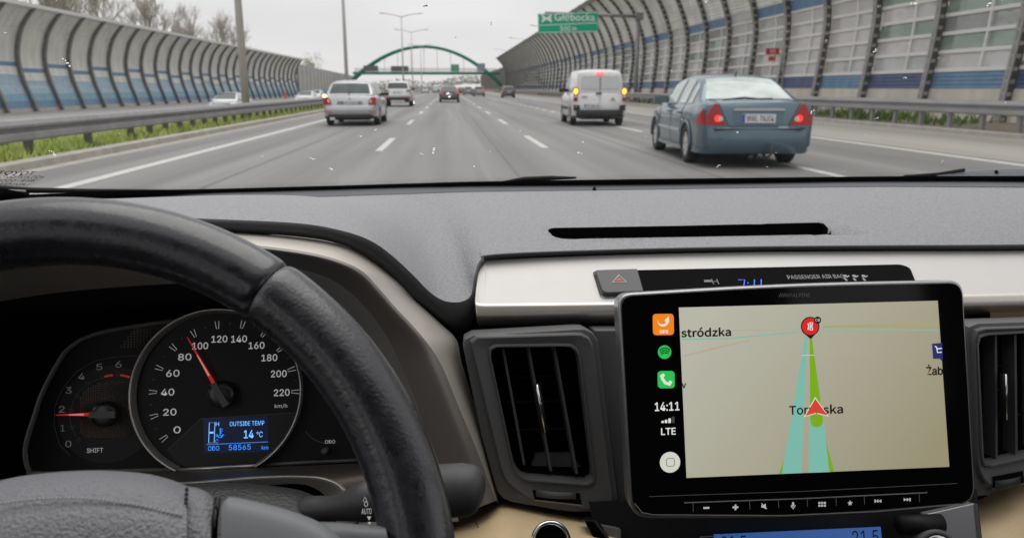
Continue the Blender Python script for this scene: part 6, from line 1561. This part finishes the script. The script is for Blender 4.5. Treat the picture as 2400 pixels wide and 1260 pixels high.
# corner patch of the border at the driver's side
cpn = MB(); cpn.add([gpt(-30, 436), gpt(20, 444), gpt(70, 452), gpt(60, 470), gpt(-30, 480)], [(0, 1, 2, 3, 4)]); cpn.build('border_corner', M_blk, ws)
class Pg(Pl):
    def __init__(s, px, py):
        s.o = gpt(px, py); s.u = (gpt(px + 40, py) - s.o).normalized(); b_ = (gpt(px, py - 20) - s.o); s.n = s.u.cross(b_).normalized(); s.v = s.n.cross(s.u)
pg = Pg(45, 420)
M_ink = mat('maker_mark_ink', (.01, .01, .01), .6)
textp('maker_mark', pg, 'TOYOTA', 30, 405, 5.5, M_ink, ws, 0, 60, mirror=True, bold=.2)
textp('maker_mark', pg, '• • •', 32, 410, 2.0, M_ink, ws, 0, 22, mirror=True); textp('maker_mark', pg, 'AGC AUTOMOTIVE', 36, 415, 4, M_ink, ws, 0, 80, mirror=True); textp('maker_mark', pg, '43R-000081', 26, 423, 4.2, M_ink, ws, 0, 62, mirror=True); textp('maker_mark', pg, 'E11', 76, 422, 4.5, M_ink, ws, 0, 10, mirror=True)
line('maker_mark_ring', pg, [(pg.p(75, 422)[0] + 10 * pg.k(75, 422) * math.cos(a), pg.p(75, 422)[1] + 4.5 * pg.k(75, 422) * 1.6 * math.sin(a)) for a in [2 * math.pi * i / 20 for i in range(20)]], .0004, 0, M_ink, ws, True)
textp('maker_mark', pg, 'LAMISAFE', 28, 433, 4, M_ink, ws, 0, 44, mirror=True); textp('maker_mark', pg, 'AS1', 14, 430, 3, M_ink, ws, 0, 14, mirror=True)
# specks and insect splashes
M_sp = bpy.data.materials.new('dried_speck'); M_sp.use_nodes = True
nt = M_sp.node_tree; nt.nodes.clear(); o_ = nt.nodes.new('ShaderNodeOutputMaterial'); a1_ = nt.nodes.new('ShaderNodeBsdfTranslucent'); a2_ = nt.nodes.new('ShaderNodeBsdfDiffuse'); a3_ = nt.nodes.new('ShaderNodeMixShader')
a1_.inputs[0].default_value = a2_.inputs[0].default_value = (.95, .95, .93, 1); a3_.inputs[0].default_value = .25; nt.links.new(a1_.outputs[0], a3_.inputs[1]); nt.links.new(a2_.outputs[0], a3_.inputs[2]); nt.links.new(a3_.outputs[0], o_.inputs[0])
M_spk2 = mat('dark_speck', (.02, .02, .02), .8)
r = random.Random(4); sp1 = MB(); sp2 = MB()
def splat(px, py, L, w, ang, mb=None):
    mb = mb or sp1; a = math.radians(ang); n_ = max(3, int(L / 4))
    for i in range(n_):
        x = px + (i / n_ - .5) * L * math.cos(a) + r.uniform(-1, 1) * w * .5; y = py - (i / n_ - .5) * L * math.sin(a) + r.uniform(-1, 1) * w * .5
        pts = []
        for k in range(6):
            t = 2 * math.pi * k / 6; q = r.uniform(.35, 1) * w * .55; pts.append(gpt(x + q * math.cos(t) * 1.2, y + q * math.sin(t)))
        mb.add(pts, [tuple(range(6))])
for a in ((158, 150, 26, 5, -45), (126, 360, 22, 4, -40), (14, 78, 5, 3, 0), (1020, 350, 12, 6, 60), (1050, 224, 12, 7, -60), (970, 243, 8, 5, -50), (500, 346, 5, 3, 0), (735, 373, 5, 3, -20), (778, 396, 6, 4, 0), (880, 304, 3, 3, 0), (2145, 6, 16, 6, 20), (2320, 10, 12, 5, 30), (1656, 4, 8, 5, -45), (2053, 118, 9, 4, 30), (2055, 276, 9, 3, 30), (2122, 182, 5, 3, 10), (1905, 262, 14, 4, 35), (1685, 388, 12, 3, 45), (2210, 378, 8, 2, 35), (730, 370, 4, 3, 0), (846, 320, 4, 3, 0), (990, 360, 6, 3, 0), (615, 366, 3, 2, 0), (1112, 390, 3, 3, 0), (1366, 333, 3, 3, 0), (1360, 358, 8, 4, 0), (1730, 310, 4, 3, 0)): splat(*a)
for _ in range(45): splat(r.uniform(0, 2400), r.uniform(0, 405), 2, r.uniform(1.0, 2.0), 0)
splat(998, 14, 4, 5, 0, sp2); splat(1151, 54, 9, 3, 80, sp2); splat(1068, 88, 2, 2, 0, sp2)
o = sp1.build('dried_specks', M_sp, ws); o['kind'] = 'stuff'; o = sp2.build('dark_specks', M_spk2, ws); o['kind'] = 'stuff'
# wiper outside, its arm at the passenger end
wp = thing('windscreen_wiper', 'windscreen wiper with a grey arm cap resting outside the glass', 'wiper', at(2300, 405, 1.18))
pwp = Pl(at(2330, 402, 1.20), math.radians(30))
prism('wiper_arm', pwp, pwp.ps([(2196, 409), (2230, 403), (2300, 396), (2360, 393.5), (2420, 394), (2520, 400), (2520, 430), (2196, 430)]), -.02, 0, mat('wiper_grey', (.27, .29, .32), .5, .1), wp, .002)
sheet('pivot_hole', pwp, circ(pwp.p(2335, 403.5), 4.5 * pwp.k(2335, 403), 16), .0008, M_void, wp)
MB().tube([at(2120, 414, 1.2), at(2200, 408, 1.2), at(2260, 398, 1.2)], .003, 6).build('blade', M_blk, wp, True)
wq = thing('wiper_blade', 'black wiper blade end showing just above the glass edge, centre', 'wiper', at(1270, 425, 1.15))
MB().tube([at(1180, 427, 1.14), at(1230, 420, 1.14), at(1290, 417, 1.14), at(1350, 416.5, 1.14)], [.002, .004, .0035, .0015], 8).build('blade', M_blk, wq, True); MB().tube([at(1210, 424, 1.141), at(1260, 421, 1.141)], .003, 6).build('spine', M_galvd, wq, True)
wr_ = thing('wiper_blade', 'dark wiper blade lying across the driver corner of the glass', 'wiper', at(60, 445, 1.05))
MB().tube([at(-40, 438, 1.06), at(80, 446, 1.08), at(200, 447, 1.10), at(420, 446, 1.12)], [.003, .004, .003, .001], 8).build('blade', M_blk, wr_, True); MB().tube([at(-40, 446, 1.062), at(60, 450, 1.07)], .003, 6).build('spine', M_galvd, wr_, True)
